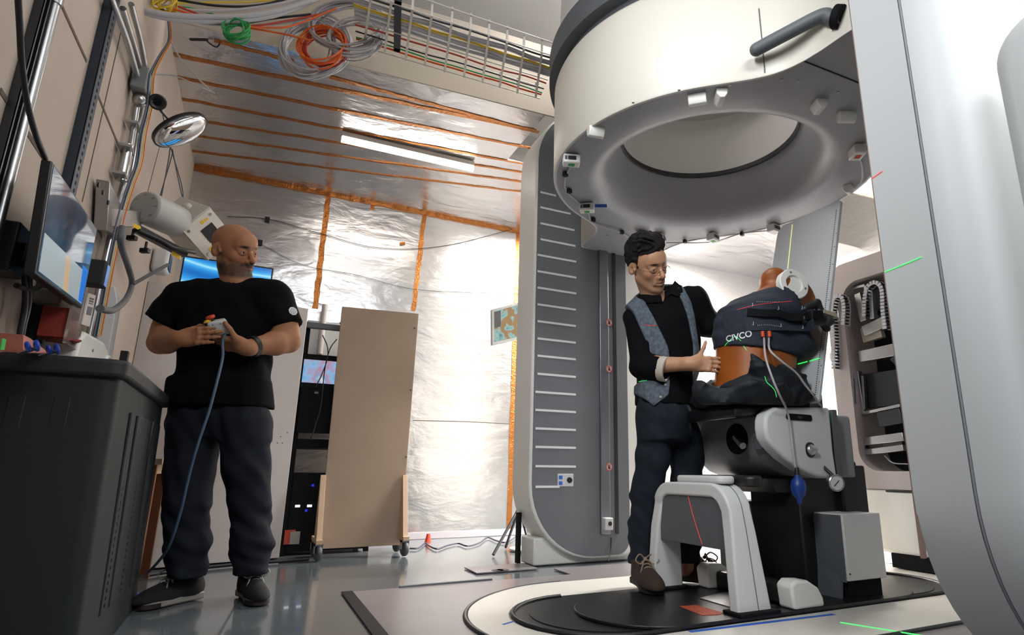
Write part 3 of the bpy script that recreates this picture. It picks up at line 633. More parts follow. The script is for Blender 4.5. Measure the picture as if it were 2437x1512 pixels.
# seat housing
Xf = 2.12; prof = [(0, .845), (0, .72), (.02, .665), (.06, .61), (.12, .565), (.20, .54), (.55, .535), (.55, .845)]
prof = [(Xf+a, b) for a, b in prof]
G().prism([(x, 2.045, z) for x, z in prof], (0, .60, 0)).build('seat_housing', mat('housing_grey', '7E8185', .4), ch, bevel=.02, seg=3, sm=40)
sp_ = [(2.085, .875), (2.06, .86), (2.045, .835), (2.03, .73), (2.035, .70), (2.06, .67), (2.14, .605), (2.21, .565), (2.28, .543), (2.35, .532), (2.455, .528), (2.435, .875)]
cs = [AY(*p, 1.985) for p in ((1845, 969), (1826, 985), (1822, 1000), (1822, 1020), (1826, 1042), (1838, 1062), (1868, 1092), (1905, 1118), (1940, 1133), (1962, 1139), (1994, 1140), (1985, 1080), (1975, 970))]
pan = G().prism([(p[0], 1.985, p[2]) for p in cs], (0, .075, 0)).build('side_panel', WHITE2, ch, bevel=.014, seg=3, sm=40)
w0, w1 = AY(1872, 984, 1.98), AY(1934, 1003, 1.98); cx, cz = (w0[0]+w1[0])/2, (w0[2]+w1[2])/2
G().prism([(cx+a, 1.981, cz+b) for a, b in rrect(w1[0]-w0[0], w0[2]-w1[2], .012, 5)], (0, .006, 0)).build('grip_slot', BLACKM, pan)
G().prism([(cx+a, 1.979, cz+b) for a, b in rrect(.03, .012, .005, 4)], (0, .003, 0)).build('grip_latch', DSTEEL, pan)
kc = AY(1930, 1071, 1.98); kb = G().prism([(kc[0]+a, 1.981, kc[2]+b) for a, b in rrect(.058, .068, .026, 6)], (0, .006, 0)).build('knob_recess', BLACK, pan)
G().lathe((kc[0], 1.985, kc[2]), (0, -1, 0), [(0, 0), (.024, 0), (.024, .012), (.018, .018), (0, .018)], 24).bar((kc[0]-.02, 1.964, kc[2]), (kc[0]+.02, 1.964, kc[2]), .012, .012, (0, 1, 0)).build('knob', ALU, kb)
gt = AY(1982, 995, 1.99); G().box((gt[0]-.004, 2.0, gt[2]-.018), (gt[0]+.022, 2.002, gt[2]+.018)).build('green_tape', GREENP, pan)
G().box((2.47, 1.99, .55), (2.50, 2.06, .86)).build('panel_edge', DGREY, ch)
# pivot rod, hinge bracket, lower bracket
G().tube([AX(1750, 1042, 2.13), AX(1768, 1062, 2.08)], .016, 12).build('pivot_rod', STEEL, ch)
c = AX(1752, 1045, 2.115); G().lathe((2.121, c[1], c[2]), (-1, 0, 0), [(0, 0), (.075, 0), (.075, .003), (0, .003)], 28).build('pivot_recess', BLACKM, ch)
c = AX(1805, 1055, 2.112); G().box((2.11, c[1]-.03, c[2]-.03), (2.124, c[1]+.03, c[2]+.03)).build('hinge_plate', DGREY, ch, bevel=.004)
G().prism([(2.14, 2.12, .535), (2.20, 2.12, .47), (2.46, 2.12, .47), (2.46, 2.12, .535)], (0, .40, 0)).build('lower_bracket', BLACK, ch, bevel=.004)
# cushion slab
cu = [AX(1632, 1022, 2.02), AX(1830, 985, 2.02)]
G().prism([(1.92, 2.06, .80), (1.92, 2.06, .86), (2.31, 2.06, .895), (2.31, 2.06, .835)], (0, .36, 0)).build('seat_cushion', mat('black_vinyl', '121418', .35), ch, bevel=.02, seg=3)
# back board, reclined
BSL, BX0, BZ0, BY0, BY1, BZ1 = .295, 2.325, .885, 1.945, 2.385, 1.985
bN = nrm((-1, 0, BSL)); bU = nrm((BSL, 0, 1)); bP = lambda y, z, o=0.: np.array([BX0+(z-BZ0)*BSL, y, z])+bN*o
def BP(px, py, o=.001): d = ray(px, py); q = bP(2.1, 1.4); return EYE+d*((q-EYE)@bN)/(d@bN)+bN*o
cy_, cz_ = (BY0+BY1)/2, (BZ0+BZ1)/2; hb = (BZ1-BZ0)*math.sqrt(1+BSL**2)
brd = G().prism([bP(cy_+p, cz_)+bU*q for p, q in rrect(BY1-BY0, hb, [.06, .02, .02, .02], 6)], -bN*.018).build('back_board', mat('board_grey_white', 'B9BDC1', .45), ch, bevel=.003)
g = G()
for i in range(96): z = .90+i*.0108; g.obox(bP(BY0+.022, z), bU, (0, 1, 0), bN, .0022, .003, .0008)
tag(g.build('index_notches', BLACK, brd, sm=0), kind='stuff')
for i, z in enumerate((.98, 1.06, 1.14, 1.22, 1.31, 1.4, 1.5, 1.6, 1.7, 1.78)): G().cyl(bP(BY0+.006, z), bP(BY0+.006, z, .0008), .003, 8).build('index_hole', REDP if i % 3 == 0 else BLACK, brd)
G().box((2.33, 2.0, .80), (2.42, 2.32, .93)).build('board_mount', DGREY, ch)

# ---------------------------------------------------------------- arched knee guard in front of the chair
ar = thing('knee_guard', 'white arched knee guard with a grey infill plate in front of the treatment chair', 'knee guard', (1.92, 2.27, 0))
za = 0.
def arch(o, x):
    L = [(2.655+o*.9, za), (2.65+o, .30), (2.63+o, .40)]; out = list(L)
    for i in range(1, 9): a = math.pi/2*i/9; out.append((2.50+(.13+o)*math.cos(a), .40+(.115+o)*math.sin(a)))
    out += [(2.40, .515+o), (2.25, .515+o)]
    for i in range(0, 9): a = math.pi/2*(1-i/9); out.append((2.20-(.13+o)*math.cos(a), .385+(.13+o)*math.sin(a)))
    out += [(2.055-o, .32), (2.01-o*.9, za)]
    return [(x, y, z) for y, z in out]
xa0, xa1 = 1.86, 1.99
o_, i_ = arch(0, 0), arch(-.062, 0); n = len(o_)
g = G(); V = []
for k_ in range(n):
    t = 1 if o_[k_][2] > .42 else .55+.45*max(0, (o_[k_][2]-za)/.36)
    xo = .0 if o_[k_][2] > .42 else -.035*(1-max(0, (o_[k_][2]-za)/.36))
    V += [(xa0+xo, o_[k_][1], o_[k_][2]), (xa1-xo*.6, o_[k_][1], o_[k_][2]), (xa1-xo*.6, i_[k_][1], i_[k_][2]), (xa0+xo, i_[k_][1], i_[k_][2])]
g.add(V, [(a*4+j, a*4+(j+1) % 4, a*4+4+(j+1) % 4, a*4+4+j) for a in range(n-1) for j in range(4)]+[(3, 2, 1, 0), tuple((n-1)*4+j for j in range(4))])
g.build('arch', WHITE2, ar, bevel=.010, seg=3, sm=40)
sm_ = arch(.0006, (xa0+xa1)/2+.01); G().tube(sm_[2:], .0022, 5).build('arch_seam', DGREY, ar)
pi_ = [(p[0], p[1], p[2]) for p in arch(-.060, xa0+.012) if p[2] > .25]
pi_ = [(xa0+.012, 2.59, .235)]+pi_+[(xa0+.012, 2.10, .235)]
G().prism(pi_, (.02, 0, 0)).build('infill_plate', DGREY, ar, bevel=.003)
for y in (2.62, 2.035): G().box((xa0-.05, y-.055, za-.0), (xa1+.04, y+.055, za+.014)).build('foot_pad', BLACKM, ar, bevel=.004)
G().prism([(xa0-.02+a, 2.30+b, .512) for a, b in [(p[0]*1.0+.085, p[1]) for p in rrect(.10, .34, .04, 6)]], (0, 0, .035)).build('top_pad', WHITE2, ar, bevel=.012, seg=3)
G().prism([(1.93+p[0]+.10, 2.25+p[1], .50) for p in rrect(.10, .38, .045, 6)], (0, 0, .05)).build('rear_pad', BLACK, ar, bevel=.015, seg=3)

sA = (CAM_Z-zb)/CAM_Z; ar.scale = (sA, sA, sA); ar.location = EYE+(np.array([1.92, 2.27, 0])-EYE)*sA
# ---------------------------------------------------------------- foot rest between the guard and the box
fr = thing('foot_rest', 'black foot rest bar with white rounded end caps beside the knee guard', 'foot rest', (2.16, 2.25, zb))
def endcap(y0, y1, xs):
    pr_ = [(xs-.09, zb), (xs-.10, zb+.09), (xs-.07, zb+.11), (xs+.0, zb+.105), (xs+.055, zb+.075), (xs+.08, zb+.035), (xs+.085, zb)]
    return G().prism([(x, y0, z) for x, z in pr_], (0, y1-y0, 0))
endcap(1.88, 1.965, 2.09).build('end_cap', WHITE, fr, bevel=.012, seg=3, sm=40)
endcap(2.37, 2.45, 2.07).build('end_cap', WHITE, fr, bevel=.012, seg=3, sm=40)
G().box((2.02, 1.965, zb), (2.13, 2.37, zb+.080)).build('bar', BLACK, fr, bevel=.015)
G().prism([(1.80, 2.02, zb), (2.0, 1.98, zb), (2.0, 2.28, zb), (1.80, 2.22, zb)], (0, 0, .004)).build('foot_plate', ALU, fr)

# ---------------------------------------------------------------- torso phantom strapped to the board, black beanbag on its lap
TX, TY = 2.335, 2.17
ORANGE = mat('amber_phantom_resin', 'A05814', .5, trans=.0, var=('7E3A0E', 4, .25)); ORANGE.node_tree.nodes['Principled BSDF'].inputs['Subsurface Weight'].default_value = .12
ORANGE.node_tree.nodes['Principled BSDF'].inputs['Subsurface Radius'].default_value = (.05, .02, .005)
ph = thing('torso_phantom', 'amber resin torso phantom strapped upright against the perforated board', 'phantom', (TX, TY, .90))
H2 = math.pi/2
# width axis runs along Y (yaw 90 deg), depth along X; the front faces -X
tl = [(z, x, TY, a, d, H2) for z, x, a, d in ((.88, 2.12, .175, .20), (.95, 2.145, .178, .185), (1.05, 2.168, .172, .192), (1.15, 2.185, .172, .202), (1.27, 2.205, .182, .213), (1.36, 2.235, .188, .205), (1.42, 2.29, .185, .17), (1.47, 2.36, .15, .11), (1.50, 2.385, .10, .085))]
f_ = Field(axis((1.85, 2.56, .008)), axis((1.85, 2.5, .008)), axis((.86, 1.66, .008)))
f_.put(loft(tl), .02); f_.put(cap((2.37, TY-.0, 1.45), (2.36, TY+.01, 1.545), .085, .074), .05)
f_.put(cap((2.26, 1.985, 1.395), (2.28, 2.10, 1.38), .105, .115), .05); f_.put(cap((2.32, 2.40, 1.41), (2.32, 2.30, 1.40), .08, .09), .05); f_.put(cap((2.30, 1.995, 1.37), (2.29, 2.05, 1.22), .090, .06), .05)
f_.cut((0, 1.945, 0), (0, -1, 0)); f_.cut((0, 0, 1.580), (-.1, 0, 1)); f_.cut(bP(0, 1.2, .004), -bN)
f_.mesh('torso', ORANGE, ph)
dc = np.array([2.225, 1.945, 1.440])
dn = np.array([-.20, -.95, .12]); dn = nrm(dn)
G().lathe(dc+dn*.0, dn, [(0, -.02), (.078, -.02), (.078, .012), (.074, .016), (.046, .016), (.043, .006), (0, .004)], 40).build('shoulder_flange', WHITE, ph, sm=40)
U_ = nrm(np.cross(dn, (0, 0, 1))); V_ = np.cross(U_, dn)
for a in (80, 200, 320): c = dc+dn*.0165+(U_*math.cos(math.radians(a))+V_*math.sin(math.radians(a)))*.060; G().lathe(c, dn, [(0, 0), (.006, 0), (.006, .001), (0, .001)], 12).build('bolt', STEEL, ph)
# vest around the chest
NAVY = mat('navy_vest_fabric', '1B2230', .85, var=('232B38', 30, .3), bump=(600, .25, .002))
vl = [(z, cx, cy, a+.014, b+.014, w) for z, cx, cy, a, b, w in tl]
f2 = Field(axis((1.86, 2.58, .007)), axis((1.80, 2.55, .007)), axis((1.06, 1.56, .007)))
f2.put(loft(vl), .02); f2.put(cap((2.26, 1.985, 1.385), (2.28, 2.10, 1.37), .114, .125), .06); f2.put(cap((2.33, 1.99, 1.36), (2.33, 2.02, 1.20), .10, .085), .06); f2.put(cap((2.32, 2.40, 1.41), (2.32, 2.30, 1.40), .094, .104), .05)
A_ = (f2.x[:, None, None], f2.y[None, :, None], f2.z[None, None, :]); f2.F = (f2.F+.0035*np.sin(A_[2]*70+A_[0]*35+2*np.sin(A_[1]*18))).astype(np.float32)
f2.cut((2.20, 2.0, 1.115), (-.1, .1, -1)); f2.cut((2.20, 2.0, 1.440), nrm((-.05, -.12, 1))); f2.cut(AY(1880, 710, 1.95), nrm((.80, -.15, .57))); f2.cut(bP(0, 1.2, .004), -bN)
vest = f2.mesh('vest', NAVY, ph, smooth=5)
def on_vest(px, py, out=.004):
    o, d = EYE, nrm(ray(px, py)); org = WL[ph.name]
    hit, loc, nn, _ = vest.ray_cast(Vector(o-org), Vector(d), distance=9)
    return (np.array(loc)+org+np.array(nn)*out) if hit else o+d*2.95
def ribbon(pts, w, th, name, m, parent, up=(0, 0, 1)):
    P = [np.asarray(p) for p in pts]; g = G(); V = []
    for i, p in enumerate(P):
        d = nrm(P[min(i+1, len(P)-1)]-P[max(i-1, 0)]); n = nrm(np.cross(d, up)); s = nrm(np.cross(n, d))
        V += [p-s*w/2-n*th/2, p+s*w/2-n*th/2, p+s*w/2+n*th/2, p-s*w/2+n*th/2]
    m_ = len(P); g.add(V, [(a*4+j, a*4+(j+1) % 4, a*4+4+(j+1) % 4, a*4+4+j) for a in range(m_-1) for j in range(4)]+[(3, 2, 1, 0), tuple((m_-1)*4+j for j in range(4))])
    return g.build(name, m, parent, sm=40)
bpy.context.view_layer.update()
ribbon([on_vest(x, y, .006) for x, y in ((1725, 768), (1745, 762), (1770, 757))]+[on_vest(1782, 756, .008)], .085, .008, 'belly_belt', NAVY, vest)
ribbon([on_vest(x, y, .006) for x, y in ((1775, 765), (1800, 764), (1830, 763), (1860, 763), (1890, 763), (1915, 763), (1935, 762))], .098, .007, 'chest_band', mat('navy_band', '1E2634', .8, bump=(500, .2, .002)), vest)
ribbon([on_vest(x, y, .024) for x, y in ((1780, 746), (1810, 748), (1845, 750), (1880, 750), (1910, 750), (1936, 748))]+[on_vest(1936, 748, .026)+np.array([.05, -.01, .0])], .036, .006, 'strap', BLACKM, vest)
for px in (1792, 1853, 1909):
    for py in (728, 770):
        p = on_vest(px, py, .020); G().bar(p, p-ZZ*.016, .0016, .0016, (0, 1, 0)).bar(p-ZZ*.016, p-ZZ*.016-np.array([.008, 0, 0]), .0016, .0016, (0, 1, 0)).build('scale_tick', PRINT, vest)
for py in (718, 776):
    pts = [on_vest(px, py, .018 if py > 750 else .003) for px in range(1802, 1856, 4)]; g = G()
    for p in pts: g.bar(p, p-ZZ*.004, .0012, .0012, (0, 1, 0))
    g.build('ruler_print', PRINT, vest)
a, b = on_vest(1740, 806, .004), on_vest(1778, 797, .004); xd = nrm(b-a)
def wr_(P):
    out = P.copy(); org = WL[ph.name]; vd = nrm((a+b)/2-EYE)
    for i in range(len(P)):
        hit, loc, nn, _ = vest.ray_cast(Vector(P[i]-vd*.3-org), Vector(vd), distance=1)
        if hit: out[i] = np.array(loc)+org-vd*.002
    return out
text('brand_print', 'CIVCO', .042, (a+b)/2, xd, nrm(np.cross(np.cross(xd, ZZ), xd)), PRINT, vest, depth=0, warp=wr_)
# folded strap end with buckle at the board edge
bc = AY(1950, 746, 1.88)
bk = G()
sf = Field(axis((bc[0]-.14, bc[0]+.14, .005)), axis((bc[1]-.10, bc[1]+.10, .005)), axis((bc[2]-.12, bc[2]+.12, .005)))
for p, q, r in (((-.06, .03, .02), (-.01, .0, .05), .02), ((-.01, 0, .05), (.01, .0, .015), .018), ((-.06, .03, -.03), (.0, -.01, -.03), .030), ((0, -.01, -.03), (.055, -.01, -.035), .022), ((.0, 0, .0), (.07, 0, -.005), .018), ((.0, 0, -.03), (.04, 0, -.07), .018)): sf.put(cap(bc+np.array(p), bc+np.array(q), r), .008)
st = sf.mesh('strap_fold', BLACK, vest)
G().bar(bc+np.array([.0, -.025, .004]), bc+np.array([.085, -.03, -.008]), .018, .006, (0, 1, 0)).build('strap_tongue', mat('cream_webbing', 'A69C88', .7), st)
G().obox(bc+np.array([.095, -.03, -.006]), (1, 0, 0), (0, 1, 0), (0, 0, 1), .010, .006, .024).build('buckle', STEEL, st, bevel=.003)
# green tape on the board by the neck
for px, py, a in ((1888, 650, 15), (1903, 657, 60)): c = BP(px, py, .002); r_ = math.radians(a); Yv = np.array([0, 1., 0]); G().obox(c, Yv*math.cos(r_)+bU*math.sin(r_), -Yv*math.sin(r_)+bU*math.cos(r_), bN, .007, .014, .001).build('green_tape', GREENP, brd)
# beanbag / wrapped thighs
BAG = mat('black_beanbag_fabric', '171C22', .65, spec=.3, bump=(60, .35, .006))
f3 = Field(axis((1.62, 2.42, .0085)), axis((1.84, 2.56, .0085)), axis((.78, 1.2, .0075)))
f3.put(rbox((2.12, 2.17, .920), (.21, .22, .058), .055), .03)
for p, q, r0, r1 in (((2.20, 2.02, .955), (2.05, 2.03, .93), .085, .062), ((2.05, 2.03, .93), (1.88, 2.06, .876), .060, .040), ((2.24, 2.03, .955), (2.16, 2.02, .96), .075, .085), ((2.18, 2.34, .96), (2.0, 2.34, .92), .09, .07), ((1.86, 2.10, .885), (1.80, 2.14, .915), .045, .036), ((1.80, 2.14, .91), (1.90, 2.26, .915), .040, .045)): f3.put(cap(p, q, r0, r1), .05)
pk = AY(1778, 833, 2.0); f3.put(cap((2.08, 1.99, .955), (pk[0], pk[1], pk[2]+.012), .085, .004), .010)
X_, Y_, Z_ = f3.x[:, None, None], f3.y[None, :, None], f3.z[None, None, :]
cr_ = lambda a: 1-2*np.abs(np.sin(a)); f3.F = (f3.F-.008*cr_(13*X_+16*Z_+2.4*np.sin(9*Y_+8*Z_))-.006*cr_(24*Z_-17*X_+2.5*np.sin(14*X_+8*Y_))-.003*cr_(38*X_+30*Z_+25*Y_+3*np.sin(30*Z_))).astype(np.float32)
f3.cut((0, 0, .862), (0, 0, -1)); f3.cut(bP(0, 1, .004), -bN); f3.cut((0, 0, .80), (0, 0, -1))
tag(f3.mesh('beanbag_cushion', BAG, smooth=1), 'crumpled black beanbag cushion wrapped round the phantom above the seat', 'cushion')
bp = AY(1925, 935, 2.0); 
# inflation tubes, hand pump, gauge
TUBE = mat('clear_tube', 'A9A4A6', .3)
t1 = [on_vest(1814, 795, .01), on_vest(1816, 808, .012), AY(1822, 850, 1.93), AY(1838, 900, 1.90), AY(1855, 940, 1.90), AY(1872, 975, 1.955), AY(1880, 1010, 1.972), AY(1886, 1060, 1.972), AY(1893, 1115, 1.97)]
tb = tag(G().tube(crv(t1, 8), .0052, 8).build('inflation_tube', TUBE), 'clear tube hanging from the vest down the seat panel to the blue bulb', 'tube')
G().tube([t1[0]+ZZ*.012, t1[0]-ZZ*.014], .009, 10).build('connector', mat('orange_connector', 'D04A22', .4), tb)
t2 = [on_vest(1829, 795, .01), on_vest(1827, 812, .012), AY(1833, 835, 1.93), AY(1862, 862, 1.90), AY(1895, 888, 1.90), AY(1915, 915, 1.90), AY(1935, 940, 1.90), AY(1945, 955, 1.95), AY(1955, 968, 2.0)]
tb2 = tag(G().tube(crv(t2, 8), .0052, 8).build('inflation_tube', TUBE), 'clear tube curving right from the vest along the board to the pressure gauge', 'tube')
G().tube([t2[0]+ZZ*.012, t2[0]-ZZ*.014], .009, 10).build('connector', mat('orange_connector', 'D04A22', .4), tb2)
pp = AY(1900, 1160, 1.965)
pb = thing('hand_pump', 'blue rubber hand pump bulb hanging below the seat panel', 'pump', (pp[0], pp[1], pp[2]-.09))
G().lathe(pp+ZZ*.055, (0, 0, -1), [(0, 0), (.010, 0), (.014, .012), (.03, .03), (.034, .055), (.028, .085), (.012, .105), (.009, .125), (0, .125)], 24).build('bulb', mat('blue_rubber', '123A86', .4), pb, sm=60)
G().lathe(pp+ZZ*.085, (0, 0, -1), [(0, 0), (.008, 0), (.010, .008), (.012, .032), (0, .032)], 14).build('valve', BLACK, pb)
gp = AY(1990, 1150, 1.93)
gg = thing('pressure_gauge', 'round dial pressure gauge below the corner of the seat panel', 'gauge', tuple(gp-ZZ*.035))
gn = nrm(np.array([-.35, -1, -.05]))
G().lathe(gp, gn, [(0, -.025), (.036, -.025), (.038, .004), (.034, .008), (.032, .004), (0, .004)], 32).build('case', STEEL, gg, sm=40)
G().lathe(gp+gn*.0042, gn, [(0, 0), (.031, 0), (.031, .0006), (0, .0006)], 32).build('dial', mat('dial_white', 'C9C8C6', .5), gg)
ux = nrm(np.cross((0, 0, 1), gn)); uz = np.cross(gn, ux)
G().bar(gp+gn*.006-ux*.014-uz*.014, gp+gn*.006+ux*.012+uz*.012, .003, .001, gn).build('needle', BLACK, gg)
G().tube([gp+ZZ*.03+np.array([.01, .02, 0]), gp+ZZ*.07+np.array([.0, .06, 0])], .008, 8).build('stem', BLACK, gg)
# ---------------------------------------------------------------- people
def frame(fwd, up):
    f = nrm(fwd); x = nrm(np.cross(f, up)); u = np.cross(x, f); return np.stack([x, f, u])   # rows: person's right, forward, up
class Head:
    def __init__(s, c, fwd, up, sc): s.c, s.M, s.s = np.asarray(c, float), frame(fwd, up), sc
    def w(s, p): return s.c+(np.asarray(p)*s.s)@s.M
    def loc(s, P): return ((P-s.c)@s.M.T)/s.s
    def put(s, f, slim=0.):
        w, S = s.w, s.s; E = lambda c, r: elo(w(c), np.array(r)*S, s.M); C = lambda a, b, r, q=None: cap(w(a), w(b), r*S, (q or r)*S); B = lambda a, r: ball(w(a), r*S)
        f.put(E((0, -.014, .037), (.0765, .098, .084)), .01); f.put(E((0, .012, .0), (.070-slim*.5, .078, .10)), .03); f.put(E((0, .034, -.045), (.056-slim, .056, .072)), .03)
        for q in (-1, 1):
            f.put(C((.058*q-slim*q, -.004, -.058), (.022*q, .060, -.104), .020, .019), .028)
            f.put(B((.045*q-slim*q*.6, .058, -.026), .021), .022)
            f.put(C((.012*q, .088, .021), (.046*q, .068, .020), .012, .010), .014)
        f.put(B((0, .076, -.108), .019), .022); f.put(E((0, .070, .045), (.050, .030, .040)), .03)
        for q in (-1, 1): f.sub(B((.032*q, .105, -.005), .0175), .014)
        f.put(C((0, .086, .012), (0, .114, -.034), .0085, .0115), .010); f.put(B((0, .1155, -.039), .0125), .008)
        for q in (-1, 1):
            f.put(B((.0135*q, .1005, -.043), .0095), .007); f.sub(B((.0078*q, .109, -.0512), .0042), .004)
            # lids around the eyeball
            for i in range(5):
                t0, t1 = i/5, (i+1)/5; U = lambda t: (.0185+.029*t, .0895+.006*math.sin(math.pi*t*.9)-.009*t, -.0045+.0085*math.sin(math.pi*t)-.001*t); D_ = lambda t: (.0185+.029*t, .0890+.005*math.sin(math.pi*t*.9)-.009*t, -.0050-.0075*math.sin(math.pi*t)-.001*t)
                m3 = lambda p: (p[0]*q, p[1], p[2])
                f.put(C(m3(U(t0)), m3(U(t1)), .0035), .005); f.put(C(m3(D_(t0)), m3(D_(t1)), .0028), .006)
            f.put(C((.018*q, .084, .011), (.046*q, .076, .009), .0065), .012)
            f.put(C((.017*q, .096, -.046), (.031*q, .083, -.078), .0035), .012)
        f.put(E((0, .086, -.070), (.026, .018, .022)), .018)
        for a, b, r in (((-.023, .088, -.072), (-.006, .1015, -.0665), .0045), ((.023, .088, -.072), (.006, .1015, -.0665), .0045), ((-.006, .1015, -.0665), (.006, .1015, -.0665), .0048), ((-.018, .090, -.078), (0, .0985, -.0795), .0058), ((.018, .090, -.078), (0, .0985, -.0795), .0058)): f.put(C(a, b, r), .005)
        f.sub(C((-.024, .095, -.0735), (0, .108, -.0725), .0022), .003); f.sub(C((.024, .095, -.0735), (0, .108, -.0725), .0022), .003)
        for q in (-1, 1):
            f.put(elo(w((.0825*q, -.016, -.004)), np.array((.008, .021, .033))*S, frame(nrm((np.array((-.42*q, 1, -.20)))@s.M), s.M[2])), .005)
            f.sub(elo(w((.0905*q, -.010, -.002)), np.array((.009, .011, .020))*S, s.M), .004); f.put(C((.085*q, -.014, .010), (.087*q, -.022, -.010), .0035), .003); f.put(C((.080*q, .004, -.004), (.080*q, .005, -.012), .005), .005)
    def face_tone(s, V, base, beard, bs, brow, lip, stub):
        L = s.loc(V); C = np.tile(np.array(lin(base)), (len(V), 1)); x, y, z = L.T; n = wav(V, 90, 3)*.5+wav(V, 260, 5)*.5
        C *= (1+.06*n)[:, None]
        def mixc(m, col): nonlocal C; m = np.clip(m, 0, 1)[:, None]; C = C*(1-m)+np.array(lin(col))*m
        near = (np.abs(x) < .1) & (np.abs(y) < .14) & (np.abs(z) < .16)
        g = lambda cx, cz, rx, rz: np.exp(-((np.abs(x)-cx)/rx)**2-((z-cz)/rz)**2)*near*(y > .03)
        mixc(.35*g(.0, -.036, .016, .014)*(y > .09), 'B0654C'); mixc(.25*g(.045, -.03, .02, .02), 'B26A50')
        jaw = near*np.clip((-.045-z-.12*np.clip(.05-y, 0, .1)+.012*n)/.02, 0, 1)*np.clip((y+.03)/.03, 0, 1)*np.clip((z+.125)/.015, 0, 1)
        mus = g(0, -.058, .027, .0095)*(y > .07)
        side = near*np.exp(-((y-.012)/.016)**2)*np.clip((-z)/.03, 0, 1)*(z > -.09)*(np.abs(x) > .045)
        if bs: mixc(np.clip(jaw*bs*(.88+.25*n), 0, .9), beard); mixc(1.4*mus*stub, beard); mixc(side*bs*.7, beard); mixc(1.1*g(0, -.100, .024, .014)*(y > .06)*bs, beard)
        mixc(.85*g(0, -.0725, .022, .0055)*(y > .08), lip)
        mixc(1.3*g(.032, .021, .019, .0055)*(y > .06), brow); mixc(.35*g(.032, -.014, .016, .007)*(y > .06), '6B4030')
        return C
    def eyes(s, par, look=(0, 0)):
        for q in (-1, 1):
            c = s.w((.0325*q, .0815, -.0045)); r = .0118*s.s; d = nrm(np.array((look[0], 1, look[1]))@s.M); e = G().ell(c, (r, r, r), 20, 14).build('eye', EYEW, par)
            G().lathe(c, d, [(0, r*1.03), (r*.28, r*.99), (r*.46, r*.915), (r*.48, r*.86), (0, r*.8)], 18).build('iris', IRIS, e)
EYEW = mat('eye_white', 'B9AFA8', .25); IRIS = mat('dark_iris', '1B100B', .1)
def finger(f, base, d, n, lens, curl, r, k=.006):
    """three bones bending towards the palm normal n"""
    d, n = nrm(d), nrm(n); p = np.asarray(base, float); a = 0
    for i, (L, c) in enumerate(zip(lens, curl)):
        a += math.radians(c); q = p+(d*math.cos(a)+n*math.sin(a))*L; f.put(cap(p, q, r*(1-.08*i), r*(.94-.10*i)), k, m=.03); p = q
    return p
def hand(f, wrist, d, n, curls, thumb, sc=1., spread=5, side=1, kn=(.004, .003)):
    """d: wrist -> knuckles, n: palm normal, thumb: three points offsets (along d, towards the thumb side, along n)"""
    d, n = nrm(d), nrm(n); n = nrm(n-d*(n@d)); t = nrm(np.cross(d, n))*side; W_ = np.asarray(wrist, float); S = sc
    M = np.stack([d, t, n]); at = lambda a, b, c=0.: W_+(d*a+t*b+n*c)*S
    f.put(rbox(at(.050, .002), np.array((.048, .038, .0135))*S, .012*S, M), .012, m=.04)
    f.put(cap(at(-.02, 0), at(.02, .0), .030*S, .027*S), .02, m=.04); f.put(elo(at(.035, .026, .010), np.array((.034, .018, .016))*S, M), .012, m=.04); f.put(elo(at(.04, -.026, .006), np.array((.036, .014, .014))*S, M), .012, m=.04)
    bases = ((.093, .030), (.098, .0095), (.094, -.0115), (.085, -.0305)); L3 = ((.042, .026, .021), (.047, .029, .022), (.043, .027, .022), (.034, .021, .019)); R = (.0097, .0100, .0095, .0084); tips = []
    for i, (b, L, r) in enumerate(zip(bases, L3, R)):
        a = math.radians(spread*(1.5-i)); dd = d*math.cos(a)+t*math.sin(a); f.put(ball(at(b[0]-.004, b[1], -.006), .0098*S), .008, m=.03)
        tips.append(finger(f, at(b[0]-.012, b[1], -.001), dd, n, [l*S for l in L], curls[i], r*S))
    P = [at(*o) for o in thumb]; f.put(cap(at(.018, .020, .006), P[0], .016*S, .0125*S), .014, m=.04); f.put(cap(P[0], P[1], .0118*S, .0102*S), .006, m=.03); f.put(cap(P[1], P[2], .0102*S, .0085*S), .005, m=.03)
    return tips
